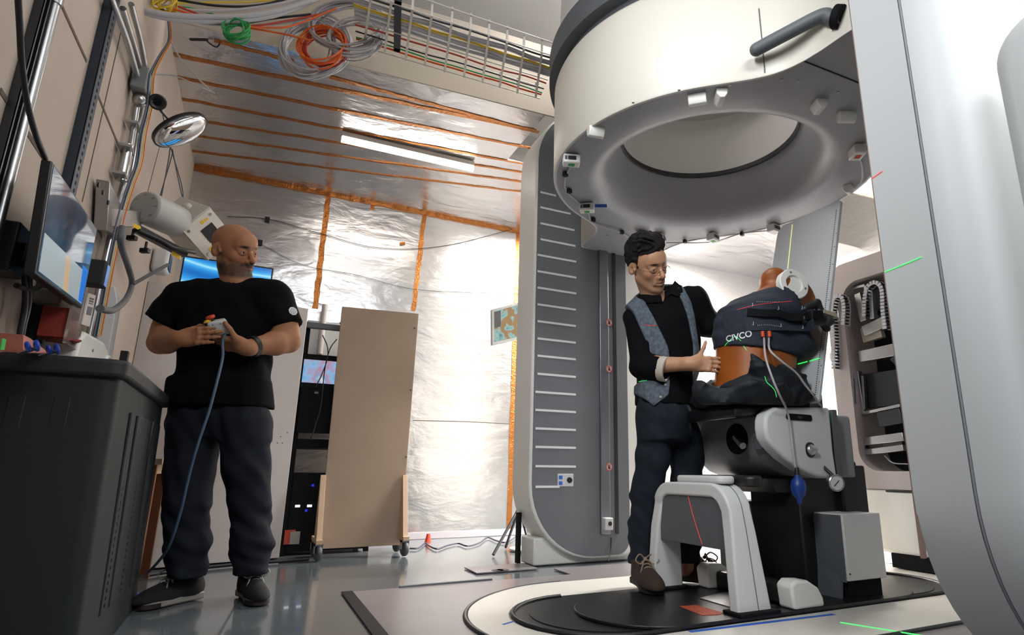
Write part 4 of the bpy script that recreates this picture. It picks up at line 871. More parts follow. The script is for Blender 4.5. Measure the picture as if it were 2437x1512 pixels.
def shoe(par, name, heel, toe, z0, side, m_up, m_sole, lace, toecap=None, L=None, high=.10, sc=1.):
    heel, toe = np.array([heel[0], heel[1], z0]), np.array([toe[0], toe[1], z0]); d = nrm(toe-heel); L = L or np.linalg.norm(toe-heel); s = np.cross(ZZ, d)*side; M = np.stack([d, s, ZZ])
    at = lambda a, b, c: heel+d*a*L+s*b+ZZ*c
    c0 = (heel+toe)/2; x, y = c0[:2]; f = Field(axis((x-.24, x+.24, .005)), axis((y-.24, y+.24, .005)), axis((z0+.005, z0+.19, .005)))
    f.put(elo(at(.78, .004, .030), (.085*sc, .046*sc, .040*sc), M), .01); f.put(elo(at(.5, .0, .045), (.11*sc, .041*sc, .045*sc), M), .03); f.put(elo(at(.17, .0, .05), (.062*sc, .037*sc, .055*sc), M), .03)
    f.put(cap(at(.20, 0, .06), at(.21, 0, .06+high*.8), .041, .050), .025); f.put(cap(at(.24, 0, .09), at(.62, 0, .055), .030, .026), .03)
    f.cut((0, 0, z0+.022), (0, 0, -1)); f.cut(at(.2, 0, .06+high*.72), (0, 0, 1))
    o = f.mesh(name, m_up, par)
    prof = [(0, .034), (.1, .036), (.3, .033), (.5, .038), (.7, .047), (.85, .045), (.95, .034), (1.0, .016)]
    prof = [(a, b*sc) for a, b in prof]; ol = [at(a, b+.004*a, 0) for i, (a, b) in enumerate(prof)]+[at(a, -b+.006*a, 0) for a, b in prof[::-1]]
    ol = crv(ol+[ol[0]], 4)[:-1]
    G().prism([p+ZZ*.002 for p in ol], (0, 0, .030)).build('sole', m_sole, o, bevel=.006, sm=50)
    if toecap: 
        tp = [p for p in ol if (p-heel)@d > .70*L]; cen = at(.5, 0, 0)
        G().prism([p+nrm(p-cen)*.002+ZZ*.003 for p in tp], (0, 0, .018)).build('toe_bumper', toecap, o, sm=50)
    if lace:
        g = G()
        for i, a in enumerate((.67, .61, .55, .49)):
            h = (.076+.011*i)*(1+.5*(sc-1)); g.tube(crv([at(a, -.026, h-.012), at(a+.01, -.010, h+.004), at(a+.01, .010, h+.004), at(a, .026, h-.012)], 4), .0032, 6)
        k_ = at(.44, 0, .116*(1+.6*(sc-1)))
        for q in (-1, 1):
            g.tube(crv([k_, k_+s*q*.03+ZZ*.022+d*.02, k_+s*q*.055+ZZ*.0+d*.045, k_+s*q*.030-ZZ*.018+d*.04, k_+d*.01], 6), .0034, 6)
            g.tube(crv([k_, k_+s*q*.02+d*.045-ZZ*.012, k_+s*q*.040+d*.065-ZZ*.062], 6), .003, 6)
        g.ell(k_, (.010, .010, .008), 10, 6).build('laces', lace, o)
    return o
def folds(f, A, kx, kz, amp, seed=0, lo=None, hi=None):
    X, Y, Z = f.x[:, None, None], f.y[None, :, None], f.z[None, None, :]
    D = np.sin(Z*kz+X*kx+2.2*np.sin(Y*kx*.7+Z*9+seed)+seed)*np.sin(X*kx*.9-Y*kx*.8+Z*kz*.35+seed*2)
    w = 1 if lo is None else np.clip((Z-lo)/.05, 0, 1)*np.clip((hi-Z)/.05, 0, 1)
    f.F = (f.F+amp*D*w).astype(np.float32)
UX = lambda P: P@RX
# ---- the bald man in black, standing at the left, holding the pendant
K1 = 2.80; J = lambda x, y, dk=0.: AK(x, y, K1+dk)
base1 = FL(505, 1430); m1 = thing('person', 'bald man in black t-shirt and dark jeans standing with a corded pendant in both hands', 'person', (base1[0], base1[1], 0))
wy = -YAW
h1 = Head(J(558, 597, -.0), -FH*.30+RX*.95-ZZ*.20, ZZ*1.0-FH*.28+RX*.05, 1.08)
f = Field(axis((-.66, -.37, .008), (-.37, -.01, .0026), (-.01, .30, .007)), axis((2.82, 2.92, .006), (2.92, 3.34, .0026), (3.34, 3.46, .008)), axis((.02, 1.07, .010), (1.07, 1.27, .0027), (1.27, 1.42, .006), (1.42, 1.76, .0026)))
h1.put(f)
nb1 = J(568, 684, .0); f.put(cap(h1.w((0, -.020, -.075)), nb1, .056, .070), .03); f.put(cap(h1.w((0, -.02, -.03)), J(566, 668, .0), .054, .062), .02)
sR, sL = J(428, 716, .02), J(655, 716, .02); eR, wR_ = J(382, 815, .03), J(432, 806, -.225); eL, wL_ = J(686, 812, .03), J(585, 828, -.165)
tor = lambda z, pl, pr, py, b, dk=.02: (J(pl, py, dk)+J(pr, py, dk))/2
def level(pl, pr, py, b, dk=.02, grow=0., Jf=None):
    a_, b_ = (Jf or J)(pl, py, dk), (Jf or J)(pr, py, dk); c = (a_+b_)/2; return (c[2], c[0], c[1], np.linalg.norm((b_-a_)[:2])/2+grow, b+grow, wy)
lv1 = [level(490, 630, 676, .075), level(452, 650, 695, .105), level(432, 646, 730, .125), level(436, 642, 780, .13), level(432, 638, 850, .128), level(424, 636, 910, .128), level(405, 637, 966, .128)]
inner = [(z, x, y, a-.02, b-.02, w) for z, x, y, a, b, w in lv1]
f.put(loft(inner), .02)
for s_, e_, w_ in ((sR, eR, wR_), (sL, eL, wL_)):
    f.put(cap(s_, e_, .066, .054), .02); mdl = e_+(w_-e_)*.32; f.put(cap(e_, mdl, .054, .057), .02); f.put(cap(mdl, w_, .055, .033), .02); f.put(cap(s_*.5+e_*.5, s_*.3+e_*.7, .064, .060), .03)
lr = [J(462, 1012), J(453, 1110), J(446, 1200, -.03), J(446, 1300, -.04), J(445, 1345, -.045)]; ll = [J(580, 1012), J(586, 1110), J(596, 1200, .02), J(599, 1300, .03), J(597, 1340, .04)]
for q in (lr, ll):
    for a, b, r0, r1 in zip(q, q[1:], (.085, .07, .055, .045), (.07, .055, .045, .034)): f.put(cap(a, b, r0, r1), .02)
# right hand: back to the viewer, fingers over the pendant; left hand cups it from below, thumb up
pc = J(522, 779, -.205)
hand(f, wR_, RX*.97+ZZ*.10-FH*.16, FH*.95+ZZ*.05, ((10, 24, 14), (5, 12, 10), (3, 10, 8), (2, 14, 8)), ((.040, .040, .022), (.072, .050, .022), (.098, .046, .014)), 1.0, 1.5, side=1)
hand(f, wL_, -RX*.93+ZZ*.20-FH*.05, FH*.55+ZZ*.80, ((8, 26, 22), (8, 24, 20), (8, 24, 20), (10, 28, 22)), ((.040, .046, .004), (.064, .076, .016), (.090, .092, .030)), 1.05, 3, side=-1)
SK1 = skin('brown_skin', .66)
body1 = f.mesh('body', SK1, m1, color=lambda V: h1.face_tone(V, '9A6A4C', '201B19', .9, '1B120D', '8A5246', 1.1))
h1.eyes(body1, (-.15, .02))
# t-shirt
TEE = mat('black_cotton', '08090D', .9, spec=.12, bump=(700, .2, .001)); 
f = Field(axis((-.66, .30, .0075)), axis((2.88, 3.48, .0075)), axis((.78, 1.50, .0075)))
f.put(loft([(z, x, y, a+.004, b+.006, w) for z, x, y, a, b, w in lv1]), .03); f.put(cap(J(520, 690, .02), J(450, 708, .02), .055, .075), .05); f.put(cap(J(605, 690, .02), J(640, 705, .02), .055, .075), .05)
hR, hL = J(392, 766, .02), J(674, 776, .02)
f.put(loft([level(410, 640, 905, .136), level(399, 643, 958, .148), level(397, 645, 972, .150)]), .02)
def sleeve(f, pts, rr, end, n, k=.05):
    g = Field(f.x, f.y, f.z)
    for p, q, r0, r1 in zip(pts, pts[1:], rr, rr[1:]): g.put(cap(p, q, r0, r1), .03)
    g.cut(end, n); h = np.clip(.5+.5*(f.F-g.F)/k, 0, 1); f.F = (f.F*(1-h)+g.F*h-k*h*(1-h)).astype(np.float32)
ad = nrm(hR-sR); sleeve(f, [sR, hR+ad*.06], (.082, .099), hR+ad*.012, ad+ZZ*-.1)
ad = nrm(hL-sL); sleeve(f, [sL, hL+ad*.06], (.082, .092), hL+ad*.008, ad)
folds(f, None, 26, 20, .0055, 1.3)
f.sub(cap(h1.w((0, -.02, -.05)), nb1+ZZ*.022-FH*.006, .066, .068), .010)
tee = f.mesh('t_shirt', TEE, m1, smooth=4)
pc_ = J(697, 741, -.09); nn_ = nrm(RX*.75-FH*.7); u_ = nrm(np.cross(ZZ, nn_)); rot = .3
bpy.context.view_layer.update()
hit, loc_, nv, _ = tee.ray_cast(Vector(EYE-WL[m1.name]), Vector(nrm(ray(697, 741))), distance=9)
if hit: pc_ = np.array(loc_)+WL[m1.name]; nn_ = nrm(np.array(nv)*.6+nn_*.4)
bd = G().lathe(pc_, nn_, [(0, -.004), (.021, -.004), (.022, .002), (0, .004)], 8).build('sleeve_badge', PRINT, tee, sm=20)
G().lathe(pc_, nn_, [(0, .0045), (.017, .0040), (.017, .0042), (0, .005)], 8).build('badge_face', mat('badge_grey', 'B3B4B8', .5), bd, sm=20)
# jeans
JEAN = mat('dark_denim', '10131A', .85, spec=.2, bump=(500, .3, .002), var=('1A1F29', 14, .3))
f = Field(axis((-.42, .22, .0075)), axis((2.80, 3.42, .0075)), axis((.06, .90, .0075)))
f.put(loft([level(412, 632, 950, .112), level(406, 636, 990, .118), level(404, 637, 1045, .105)]), .02)
lr[-1], ll[-1] = J(445, 1372, -.045), J(595, 1366, .04)
for q, rr in ((lr, (.106, .103, .088, .084, .076)), (ll, (.106, .100, .083, .080, .073))):
    for a, b, r0, r1 in zip(q, q[1:], rr, rr[1:]): f.put(cap(a, b, r0, r1), .03)
folds(f, None, 30, 34, .006, .4); folds(f, None, 22, 70, .006, 2.1, .08, .42)
f.cut((0, 0, .108), (0, 0, -1)); f.cut(J(520, 955), ZZ)
f.mesh('jeans', JEAN, m1)
CANV = mat('black_canvas', '0F1014', .85, bump=(500, .3, .001)); RUB = mat('cream_rubber', '8C897F', .6); TOE = mat('maroon_rubber', '241419', .6); LAC = mat('grey_laces', '9C9B93', .8)
shoe(m1, 'sneaker', FL(474, 1424), FL(322, 1454), 0, 1, CANV, RUB, LAC, TOE, high=.135)
hl, tl_ = FL(580, 1417), FL(622, 1447); dd_ = nrm(tl_-hl); shoe(m1, 'sneaker', hl, hl+dd_*.285, 0, 1, CANV, RUB, LAC, TOE, high=.135)
# watch
wd = nrm(wL_-eL); wc = eL+(wL_-eL)*.83; wt = G().lathe(wc, wd, [(.0440, -.011), (.0472, -.011), (.0472, .011), (.0440, .011)], 28, closed=True).build('wristwatch', mat('watch_strap', '17181B', .5), m1, sm=40)
wn = nrm(-FH*.55-ZZ*.8); G().obox(wc+wn*.0485, np.cross(wd, wn), wd, wn, .017, .017, .004).build('watch_case', BLACK, wt, bevel=.004)
# ---- pendant in his hands
PB = mat('pendant_grey', 'B9BABA', .45)
pen = thing('control_pendant', 'grey handheld control pendant with red stop button held by the bald man', 'remote control', tuple(pc-ZZ*.04))
px_ = nrm(RX*.90+ZZ*.28+FH*.30); pz_ = nrm(ZZ*.80-RX*.28-FH*.55); py_ = np.cross(pz_, px_)
G().obox(pc, px_, py_, pz_, .036, .028, .034).build('housing', PB, pen, bevel=.010, seg=4)
rb = pc+pz_*.034-px_*.014+py_*.002
G().lathe(rb, pz_, [(0, 0), (.011, 0), (.011, .012), (0, .012)], 18).build('button_stem', BLACK, pen)
G().lathe(rb+pz_*.010, pz_, [(0, 0), (.017, .001), (.0195, .008), (.017, .014), (.010, .0155), (.006, .013), (0, .013)], 24).build('stop_button', REDP, pen, sm=60)
yb2 = pc+pz_*.034-px_*.032+py_*-.008
G().lathe(yb2, pz_, [(0, 0), (.016, 0), (.016, .004), (.011, .004), (.010, .009), (0, .010)], 20).build('yellow_button', YELP, pen)
for a in (-.015, .015): G().cyl(pc+px_*a-py_*.028+pz_*.02, pc+px_*a-py_*.0288+pz_*.02, .003, 8).build('screw', DGREY, pen)
cb = [pc-pz_*.02+px_*.02, J(530, 815, -.235), J(530, 850, -.24), J(516, 910, -.26), J(497, 980, -.27), J(470, 1060, -.28), J(448, 1140, -.27), J(432, 1210, -.25), J(412, 1275, -.22), J(392, 1318, -.17), AK(350, 1365, 2.75), FL(318, 1383, .006), FL(296, 1393, .006), FL(268, 1405, .006)]
cb = [np.array(p) for p in cb]; cb[0] = cb[0]
G().tube(crv(cb, 8), .0058, 8).build('cord', mat('blue_grey_cord', '3C5268', .5), pen)
# ---- the dark-haired man in vest, bending to the phantom
K2 = 3.08; J2 = lambda x, y, dk=0.: AK(x, y, K2+dk)
b2 = FL(1590, 1395); m2 = thing('person', 'dark-haired man in grey vest and black shirt leaning over the strapped phantom', 'person', (b2[0], b2[1], .033))
h2 = Head(J2(1541, 632, -.12), -FH*.76+RX*.50-ZZ*.40, ZZ*.92-RX*.36, 1.08)
f = Field(axis((1.55, 1.70, .008), (1.70, 2.02, .0027), (2.02, 2.30, .0055)), axis((2.10, 2.30, .0045), (2.30, 2.62, .0027), (2.62, 2.82, .009)), axis((.06, 1.0, .011), (1.0, 1.22, .0035), (1.22, 1.46, .006), (1.46, 1.88, .0026)))
h2.put(f, .008)
nb2 = J2(1557, 716, -.03); f.put(cap(h2.w((0, -.028, -.07)), nb2, .050, .060), .03); f.put(cap(h2.w((0, -.015, -.04)), nb2-FH*.02, .046, .054), .02)
sR2, sL2 = J2(1512, 756, -.02), J2(1652, 715, .03); eR2, wR2 = J2(1527, 870, -.09), J2(1646, 866, -.22); eL2, wL2 = J2(1690, 775, .06), J2(1762, 772, -.02)
wy2 = -YAW+.25
def lev2(pl, pr, py, b, dk=0., grow=0.): z, x, y, a, b_, w = level(pl, pr, py, b, dk, grow, J2); return (z, x, y, a, b_, wy2)
lv2 = [lev2(1545, 1600, 700, .07), lev2(1524, 1644, 722, .095), lev2(1512, 1664, 760, .115), lev2(1512, 1666, 810, .118), lev2(1514, 1664, 860, .112), lev2(1514, 1650, 920, .11), lev2(1515, 1644, 965, .112), lev2(1516, 1644, 1000, .112)]
f.put(loft([(z, x, y, a-.02, b-.02, w) for z, x, y, a, b, w in lv2]), .02)
for s_, e_, w_ in ((sR2, eR2, wR2), (sL2, eL2, wL2)):
    f.put(cap(s_, e_, .056, .047), .02); md = e_+(w_-e_)*.30; f.put(cap(e_, md, .040, .043), .02); f.put(cap(md, w_, .043, .031), .02)
r2 = [J2(1566, 985), J2(1553, 1090, .02), J2(1540, 1170, .05), J2(1532, 1260, .07), J2(1534, 1385, .05)]; l2 = [J2(1622, 985, .07), J2(1634, 1090, .11), J2(1634, 1180, .11), J2(1632, 1280, .10), J2(1631, 1350, .12)]
for q in (r2, l2):
    for a, b, r0, r1 in zip(q, q[1:], (.075, .06, .052, .048), (.06, .052, .048, .042)): f.put(cap(a, b, r0, r1), .02)
hand(f, wR2, RX*.96-ZZ*.02+FH*.02, FH*.85+RX*.12, ((6, 20, 14), (6, 18, 12), (6, 18, 12), (8, 20, 14)), ((.045, .048, .004), (.062, .082, -.002), (.072, .112, -.004)), .98, 2, side=1)
hand(f, wL2, RX*.90-ZZ*.05, -FH*.9+RX*.3, ((15, 25, 18), (15, 25, 18), (15, 25, 18), (15, 25, 18)), ((.045, .048, .004), (.06, .07, .02), (.075, .085, .03)), .95, 3, side=-1)
SK2 = skin('fair_skin', .48)
body2 = f.mesh('body', SK2, m2, color=lambda V: h2.face_tone(V, 'B08468', '77604F', .35, '1A120E', '99604F', .25))
h2.eyes(body2, (.15, -.35))
# hair
HAIR = mat('dark_brown_hair', '0E0B0A', .75, bump=(220, .6, .004), spec=.3)
c = h2.c; f = Field(axis((c[0]-.17, c[0]+.17, .0035)), axis((c[1]-.17, c[1]+.17, .0035)), axis((c[2]-.12, c[2]+.24, .0035)))
S2 = h2.s; f.put(elo(h2.w((0, -.026, .050)), np.array((.088, .106, .096))*S2, h2.M), .0); f.put(elo(h2.w((0, .030, .108)), np.array((.072, .062, .050))*S2, h2.M), .03); f.put(elo(h2.w((.02, .0, .125)), np.array((.060, .070, .045))*S2, h2.M), .03)
for q in (-1, 1): f.put(cap(h2.w((.072*q, .014, .03)), h2.w((.072*q, .018, -.006)), .009*S2, .006*S2), .01)
X_, Y_, Z_ = f.x[:, None, None], f.y[None, :, None], f.z[None, None, :]
lc = [((X_-c[0])*h2.M[i, 0]+(Y_-c[1])*h2.M[i, 1]+(Z_-c[2])*h2.M[i, 2])/S2 for i in range(3)]
f.F = (f.F+.0075*np.sin(75*lc[0]+30*lc[2]+3*np.sin(45*lc[1]+20*lc[2]))*np.sin(60*lc[1]+20*lc[0])+.0035*np.sin(190*lc[0]+90*lc[1]+4*np.sin(70*lc[2]))).astype(np.float32)
low = np.maximum(np.maximum(np.minimum(lc[1]-.036-.012*np.sin(lc[0]*60), .073+.006*np.sin(lc[0]*55+1)-lc[2]), np.minimum(-.010-lc[2], lc[1]+.030)), -.070-lc[2])
f.F = np.maximum(f.F, low*S2).astype(np.float32)
hair = f.mesh('hair', HAIR, body2, smooth=1)
g = G(); rr = random.Random(5)
for i in range(110):
    p = np.array([rr.uniform(-.07, .07), rr.uniform(-.08, .05), 0]); z = .05+.095*math.sqrt(max(.02, 1-(p[0]/.09)**2-((p[1]+.01)/.125)**2)); b_ = h2.w((p[0]*.95, p[1], z-.006)); d = np.array([rr.uniform(-.02, .02), rr.uniform(-.02, .02), rr.uniform(.006, .020)])@h2.M
    g.tube([b_, b_+d*.6, b_+d+np.array([rr.uniform(-.01, .01), 0, -.006])], [.0030, .0022, .0004], 5)
g.build('hair_tuft', HAIR, hair)
# glasses
g = G(); MET = mat('thin_gold_frame', '8E8478', .3, .9)
for q in (-1, 1):
    cq = np.array([.033*q, .1075, -.012]); pts = [h2.w(cq+np.array([.022*math.cos(t)*(1), -.006*(math.cos(t)*q > 0)*math.cos(t)*q, .017*math.sin(t)])) for t in np.linspace(0, 2*math.pi, 25)]; g.tube(pts, .0010, 6)
    g.tube([h2.w((.055*q, .1015, -.008)), h2.w((.072*q, .06, -.004)), h2.w((.079*q, -.005, .006))], .0010, 6)
g.tube(crv([h2.w((-.011, .1075, -.010)), h2.w((0, .112, -.004)), h2.w((.011, .1075, -.010))], 5), .0010, 6)
gl = g.build('glasses', MET, body2)
# black shirt with rolled sleeve
SHT = mat('black_shirt_cotton', '09090D', .85, spec=.12, bump=(600, .25, .001))
f = Field(axis((1.52, 2.34, .0075)), axis((2.18, 2.82, .0075)), axis((.78, 1.56, .0075)))
f.put(loft([(z, x, y, a+.002, b+.004, w) for z, x, y, a, b, w in lv2[:-1]]), .03); f.put(cap(J2(1545, 708, 0), sR2, .05, .056), .04); f.put(cap(J2(1590, 700, .0), sL2, .05, .062), .04)
cfR = J2(1577, 878, -.148)
sleeve(f, [sR2, eR2, cfR+nrm(cfR-eR2)*.05], (.060, .058, .058), cfR, cfR-eR2, .035); sleeve(f, [sL2, eL2, wL2+RX*.05], (.070, .064, .052), wL2, RX)
folds(f, None, 34, 24, .0055, .7)
f.sub(cap(h2.w((0, -.02, -.05)), nb2+ZZ*.0, .060, .066), .010); f.sub(cap(nb2-FH*.07+RX*.02+ZZ*.03, nb2-FH*.085+RX*.035-ZZ*.035, .032, .014), .01)
shirt = f.mesh('shirt', SHT, m2)
# collar
bpy.context.view_layer.update()
f2_ = Field(axis((1.68, 2.02, .005)), axis((2.36, 2.68, .005)), axis((1.40, 1.60, .005)))
f2_.put(cap(nb2-ZZ*.03, nb2+ZZ*.05-FH*.008+RX*.004, .084, .076), .0); f2_.sub(cap(nb2-ZZ*.08, nb2+ZZ*.12-FH*.01, .072, .064), .004)
dirn = nrm(-FH*.75+RX*.6); f2_.sub(cap(nb2+dirn*.085+ZZ*.06, nb2+dirn*.075-ZZ*.05, .040, .014), .006); f2_.cut(nb2+ZZ*.045, nrm(ZZ+dirn*.45)); f2_.cut(nb2-ZZ*.035, -ZZ)
f2_.mesh('collar', SHT, shirt)
for pts in (((1580, 712), (1592, 690), (1606, 668), (1622, 682), (1627, 700), (1612, 706), (1598, 700)), ((1534, 688), (1556, 700), (1578, 712), (1566, 722), (1545, 712), (1530, 700))):
    P_ = []
    for x, y in pts:
        h_, l_, n_, _ = shirt.ray_cast(Vector(EYE-WL[m2.name]), Vector(nrm(ray(x, y))), distance=9); P_.append(np.array(l_)+WL[m2.name]-nrm(ray(x, y))*.012 if h_ else J2(x, y, -.05))
    G().prism(P_, nrm(ray(1590, 690))*-.007).build('collar_flap', SHT, shirt, bevel=.002)
ls, rs = nb2+dirn*.072-ZZ*.035+RX*.0, None
tee2 = G().prism([nb2+dirn*.066-ZZ*.020-RX*.012, nb2+dirn*.068-ZZ*.050+RX*.012, nb2+dirn*.060-ZZ*.012+RX*.045], dirn*.004).build('undershirt', mat('pale_cotton', 'A8A49A', .9), m2)
# cuff
cd_ = nrm(cfR-eR2); G().lathe(cfR, cd_, [(.052, -.012), (.062, -.012), (.064, .0), (.062, .024), (.052, .026)], 30, closed=True).build('rolled_cuff', mat('beige_cuff', 'B3ABA0', .9, bump=(80, .5, .004)), shirt, sm=60)
for a in (-.005, .012): p = cfR+cd_*a-ZZ*.058-FH*.022; G().ell(p, (.004, .004, .004), 8, 6).build('cuff_button', PRINT, shirt)
# vest: open in front, pointed hem
VEST = mat('grey_blue_linen', '444D57', .9, spec=.2, var=('626C76', 60, .2), bump=(420, .5, .002))
f = Field(axis((1.58, 2.16, .0065)), axis((2.26, 2.76, .0065)), axis((.78, 1.56, .0065)))
f.put(loft([(z, x, y, a+.010, b+.014, w) for z, x, y, a, b, w in lv2]), .0); f.put(cap(J2(1545, 708, 0), sR2, .062, .071), .05); f.put(cap(J2(1590, 700, 0), sL2, .062, .074), .05); f.put(cap(sR2, sR2*.6+eR2*.4, .072, .066), .05); f.put(cap(sL2, sL2*.7+eL2*.3, .080, .076), .05)
folds(f, None, 20, 15, .003, 2.2)
X_, Y_, Z_ = f.x[:, None, None], f.y[None, :, None], f.z[None, None, :]; u = X_*RX[0]+Y_*RX[1]; v = -(X_*FH[0]+Y_*FH[1]); cz = J2(1580, 850, 0); vc = -(cz@FH)
edge = lambda pts: (lambda q: np.interp(Z_, [p[2] for p in q][::-1], [p@RX for p in q][::-1]))([J2(x, y, -.10) for x, y in pts])
eL_ = edge(((1524, 688), (1530, 705), (1560, 770), (1588, 830), (1597, 880), (1590, 940), (1560, 975))); eR_ = edge(((1606, 668), (1626, 720), (1640, 770), (1651, 823), (1652, 860), (1648, 975)))
oL_ = edge(((1488, 715), (1508, 745), (1526, 790), (1541, 830), (1548, 870), (1530, 900), (1500, 925))); oR_ = edge(((1630, 672), (1651, 720), (1659, 770), (1668, 823), (1676, 860)))
op = np.maximum(np.maximum(eL_-u, u-eR_), vc-.0-v); f.F = np.maximum(np.maximum(f.F, -op), np.maximum(oL_-u, u-oR_))
hem = np.interp(u, [J2(x, 950, -.10)@RX for x in (1505, 1555, 1600, 1680)], [J2(x, y, -.10)[2] for x, y in ((1510, 925), (1556, 968), (1590, 935), (1660, 930))]); f.F = np.maximum(f.F, hem-Z_).astype(np.float32)
f.sub(cap(h2.w((0, -.02, -.03)), nb2+ZZ*.0, .078, .082), .004); f.sub(cap(eR2, cfR+cd_*.1, .064, .06), .002)
vst = f.mesh('vest', VEST, m2)
for px, py in ((1594, 825), (1587, 916), (1576, 945)):
    bpy.context.view_layer.update(); hit, l_, n_, _ = vst.ray_cast(Vector(EYE-WL[m2.name]), Vector(nrm(ray(px-4, py))), distance=9)
    if hit: G().lathe(np.array(l_)+WL[m2.name], np.array(n_), [(0, -.002), (.0065, -.002), (.0065, .003), (0, .0035)], 14).build('button', mat('horn_button', '9A937F', .5), vst)
# trousers
f = Field(axis((1.55, 2.20, .0075)), axis((2.30, 2.86, .0075)), axis((.06, 1.0, .0075)))
f.put(loft([lev2(1516, 1642, 950, .112), lev2(1515, 1643, 1000, .115), lev2(1520, 1645, 1050, .10)]), .02)
for q, rr_2 in ((r2, (.098, .084, .076, .074, .078)), (l2, (.098, .086, .078, .076, .074))):
    for a, b, r0, r1 in zip(q, q[1:], rr_2, rr_2[1:]): f.put(cap(a, b, r0, r1), .03)
folds(f, None, 32, 36, .005, .9); folds(f, None, 24, 66, .006, 1.1, .10, .5)
f.cut((0, 0, .125), (0, 0, -1)); f.mesh('jeans', mat('charcoal_denim', '161B23', .85, spec=.2, bump=(500, .3, .002), var=('1F262F', 16, .3)), m2)
SUE = mat('brown_suede', '33241D', .9, bump=(300, .3, .002)); SO2 = mat('dark_sole', '191513', .7)
h_, t_ = FL(1520, 1388, .033), FL(1556, 1416, .033); shoe(m2, 'shoe', h_, h_+nrm(t_-h_)*.31, .0330, 1, SUE, SO2, mat('tan_laces', '8A7B68', .8), high=.075, sc=1.2)
h_, t_ = FL(1622, 1383, .021), FL(1692, 1392, .021); shoe(m2, 'shoe', h_, h_+nrm(t_-h_)*.30, .0225, 1, SUE, SO2, mat('dark_laces', '3A2A22', .8), high=.085, sc=1.1)
# ---------------------------------------------------------------- left wall: struts, conduits, cables
W_ = lambda x, y, off=.0: AX(x, y, XL+off)
def strut(y, z0, z1, name, lab, dark):
    t = thing(name, lab, 'strut', (XL+.021, y, z0)); m = DSTEEL if dark else STEEL
    G().box((XL+.001, y-.021, z0), (XL+.004, y+.021, z1)).box((XL+.004, y-.021, z0), (XL+.022, y-.018, z1)).box((XL+.004, y+.018, z0), (XL+.022, y+.021, z1)).box((XL+.020, y-.021, z0), (XL+.022, y-.011, z1)).box((XL+.020, y+.011, z0), (XL+.022, y+.021, z1)).build('channel', m, t); return t
t = strut(1.915, .95, 2.88, 'strut_channel', 'dark steel strut at the left edge of the photo beside the shiny conduit', True)
cpp = tag(G().tube([(XL+.020, 1.965, .95), (XL+.020, 1.965, 2.88)], .014, 14).build('conduit', STEEL), 'shiny metal conduit running up the wall at the left edge of the photo', 'conduit')
G().tube([(XL+.020, 1.965, 1.86), (XL+.020, 1.965, 1.92)], .0175, 14).build('coupling', STEEL, cpp)
t = thing('perforated_strut', 'dark perforated steel strut on the concrete wall behind the tilted monitor', 'strut', (XL+.02, 2.44, .95))
G().box((XL+.001, 2.408, .95), (XL+.03, 2.412, 2.88)).box((XL+.001, 2.468, .95), (XL+.03, 2.472, 2.88)).box((XL+.028, 2.408, .95), (XL+.032, 2.472, 2.88)).build('channel', mat('blue_steel', '3E4650', .45, .7), t)
g = G()
for i in range(66): z = 1.0+i*.028; g.box((XL+.0315, 2.434, z), (XL+.0325, 2.446, z+.013))
tag(g.build('slots', BLACKM, t, sm=0), kind='stuff')
bcb = tag(G().tube(crv([W_(42, -20, .10), W_(47, 60, .10), W_(52, 150, .10), W_(66, 250, .10), W_(85, 320, .11), W_(108, 378, .11)], 8), .0068, 10).build('monitor_cable', BCABLE), 'thick black cable dropping from above to the top of the tilted monitor', 'cable')
# conduit run at the corner
cr = thing('conduit_run', 'run of metal conduits up the concrete wall through a square junction box', 'conduit', tuple(W_(215, 800, .03)))
for a, w in ((((262, -10), (300, 90), (326, 178)), .012), (((292, 20), (320, 110), (338, 175)), .011), (((312, 10), (335, 100), (348, 172)), .011), (((326, 250), (302, 400), (262, 570), (212, 800)), .013), (((338, 250), (315, 400), (276, 570), (228, 800)), .010)):
    G().tube(crv([W_(x, y, .034) for x, y in a], 6), w, 12).build('conduit_pipe', STEEL, cr)
G().tube([W_(305, 345, .036), W_(288, 430, .036)], .021, 14).build('pipe_sleeve', mat('bright_zinc', 'C9CBCD', .25, 1), cr)
c = W_(336, 195, .040); G().obox(c, (1, 0, 0), (0, 1, 0), ZZ, .03, .045, .055).build('junction_box', mat('cast_grey', '7B7D7F', .6), cr, bevel=.006)
c = W_(333, 238, .044); G().ell(c, (.03, .034, .034), 16, 10).build('connector', STEEL, cr)
for x, y in ((300, 355), (287, 420), (318, 300), (262, 560)): c = W_(x, y, .034); G().obox(c, (1, 0, 0), (0, 1, 0), ZZ, .024, .045, .006).build('pipe_clamp', STEEL, cr)
WALLC = ((CABLE, 'grey cable running down the wall beside the conduits', 0, 'grey'), (YCABLE, 'yellow cable running down the wall beside the conduits', 4, 'yellow'), (OCABLE, 'orange cable running down the wall beside the conduits', 8, 'orange'), (BCABLE, 'black cable running down the wall beside the conduits', -4, 'black'), (mat('slate_cable', '5A5F72', .5), 'slate blue cable running down the wall beside the conduits', -8, 'slate'))
for m, lab, o, nm in WALLC:
    pts = [(402+o*.3, 40), (404+o*.4, 95), (382+o*.6, 135), (362+o*.7, 180), (356+o*.8, 250), (340+o, 320), (330+o, 390), (312+o, 440), (288+o, 520), (262+o, 640), (232+o, 800)]
    tag(G().tube(crv([W_(x, y, .05+.003*abs(o)) for x, y in pts], 6), .0022 if nm in ('yellow', 'orange') else .0036, 8).build(f'{nm}_cable', m), lab, 'cable')
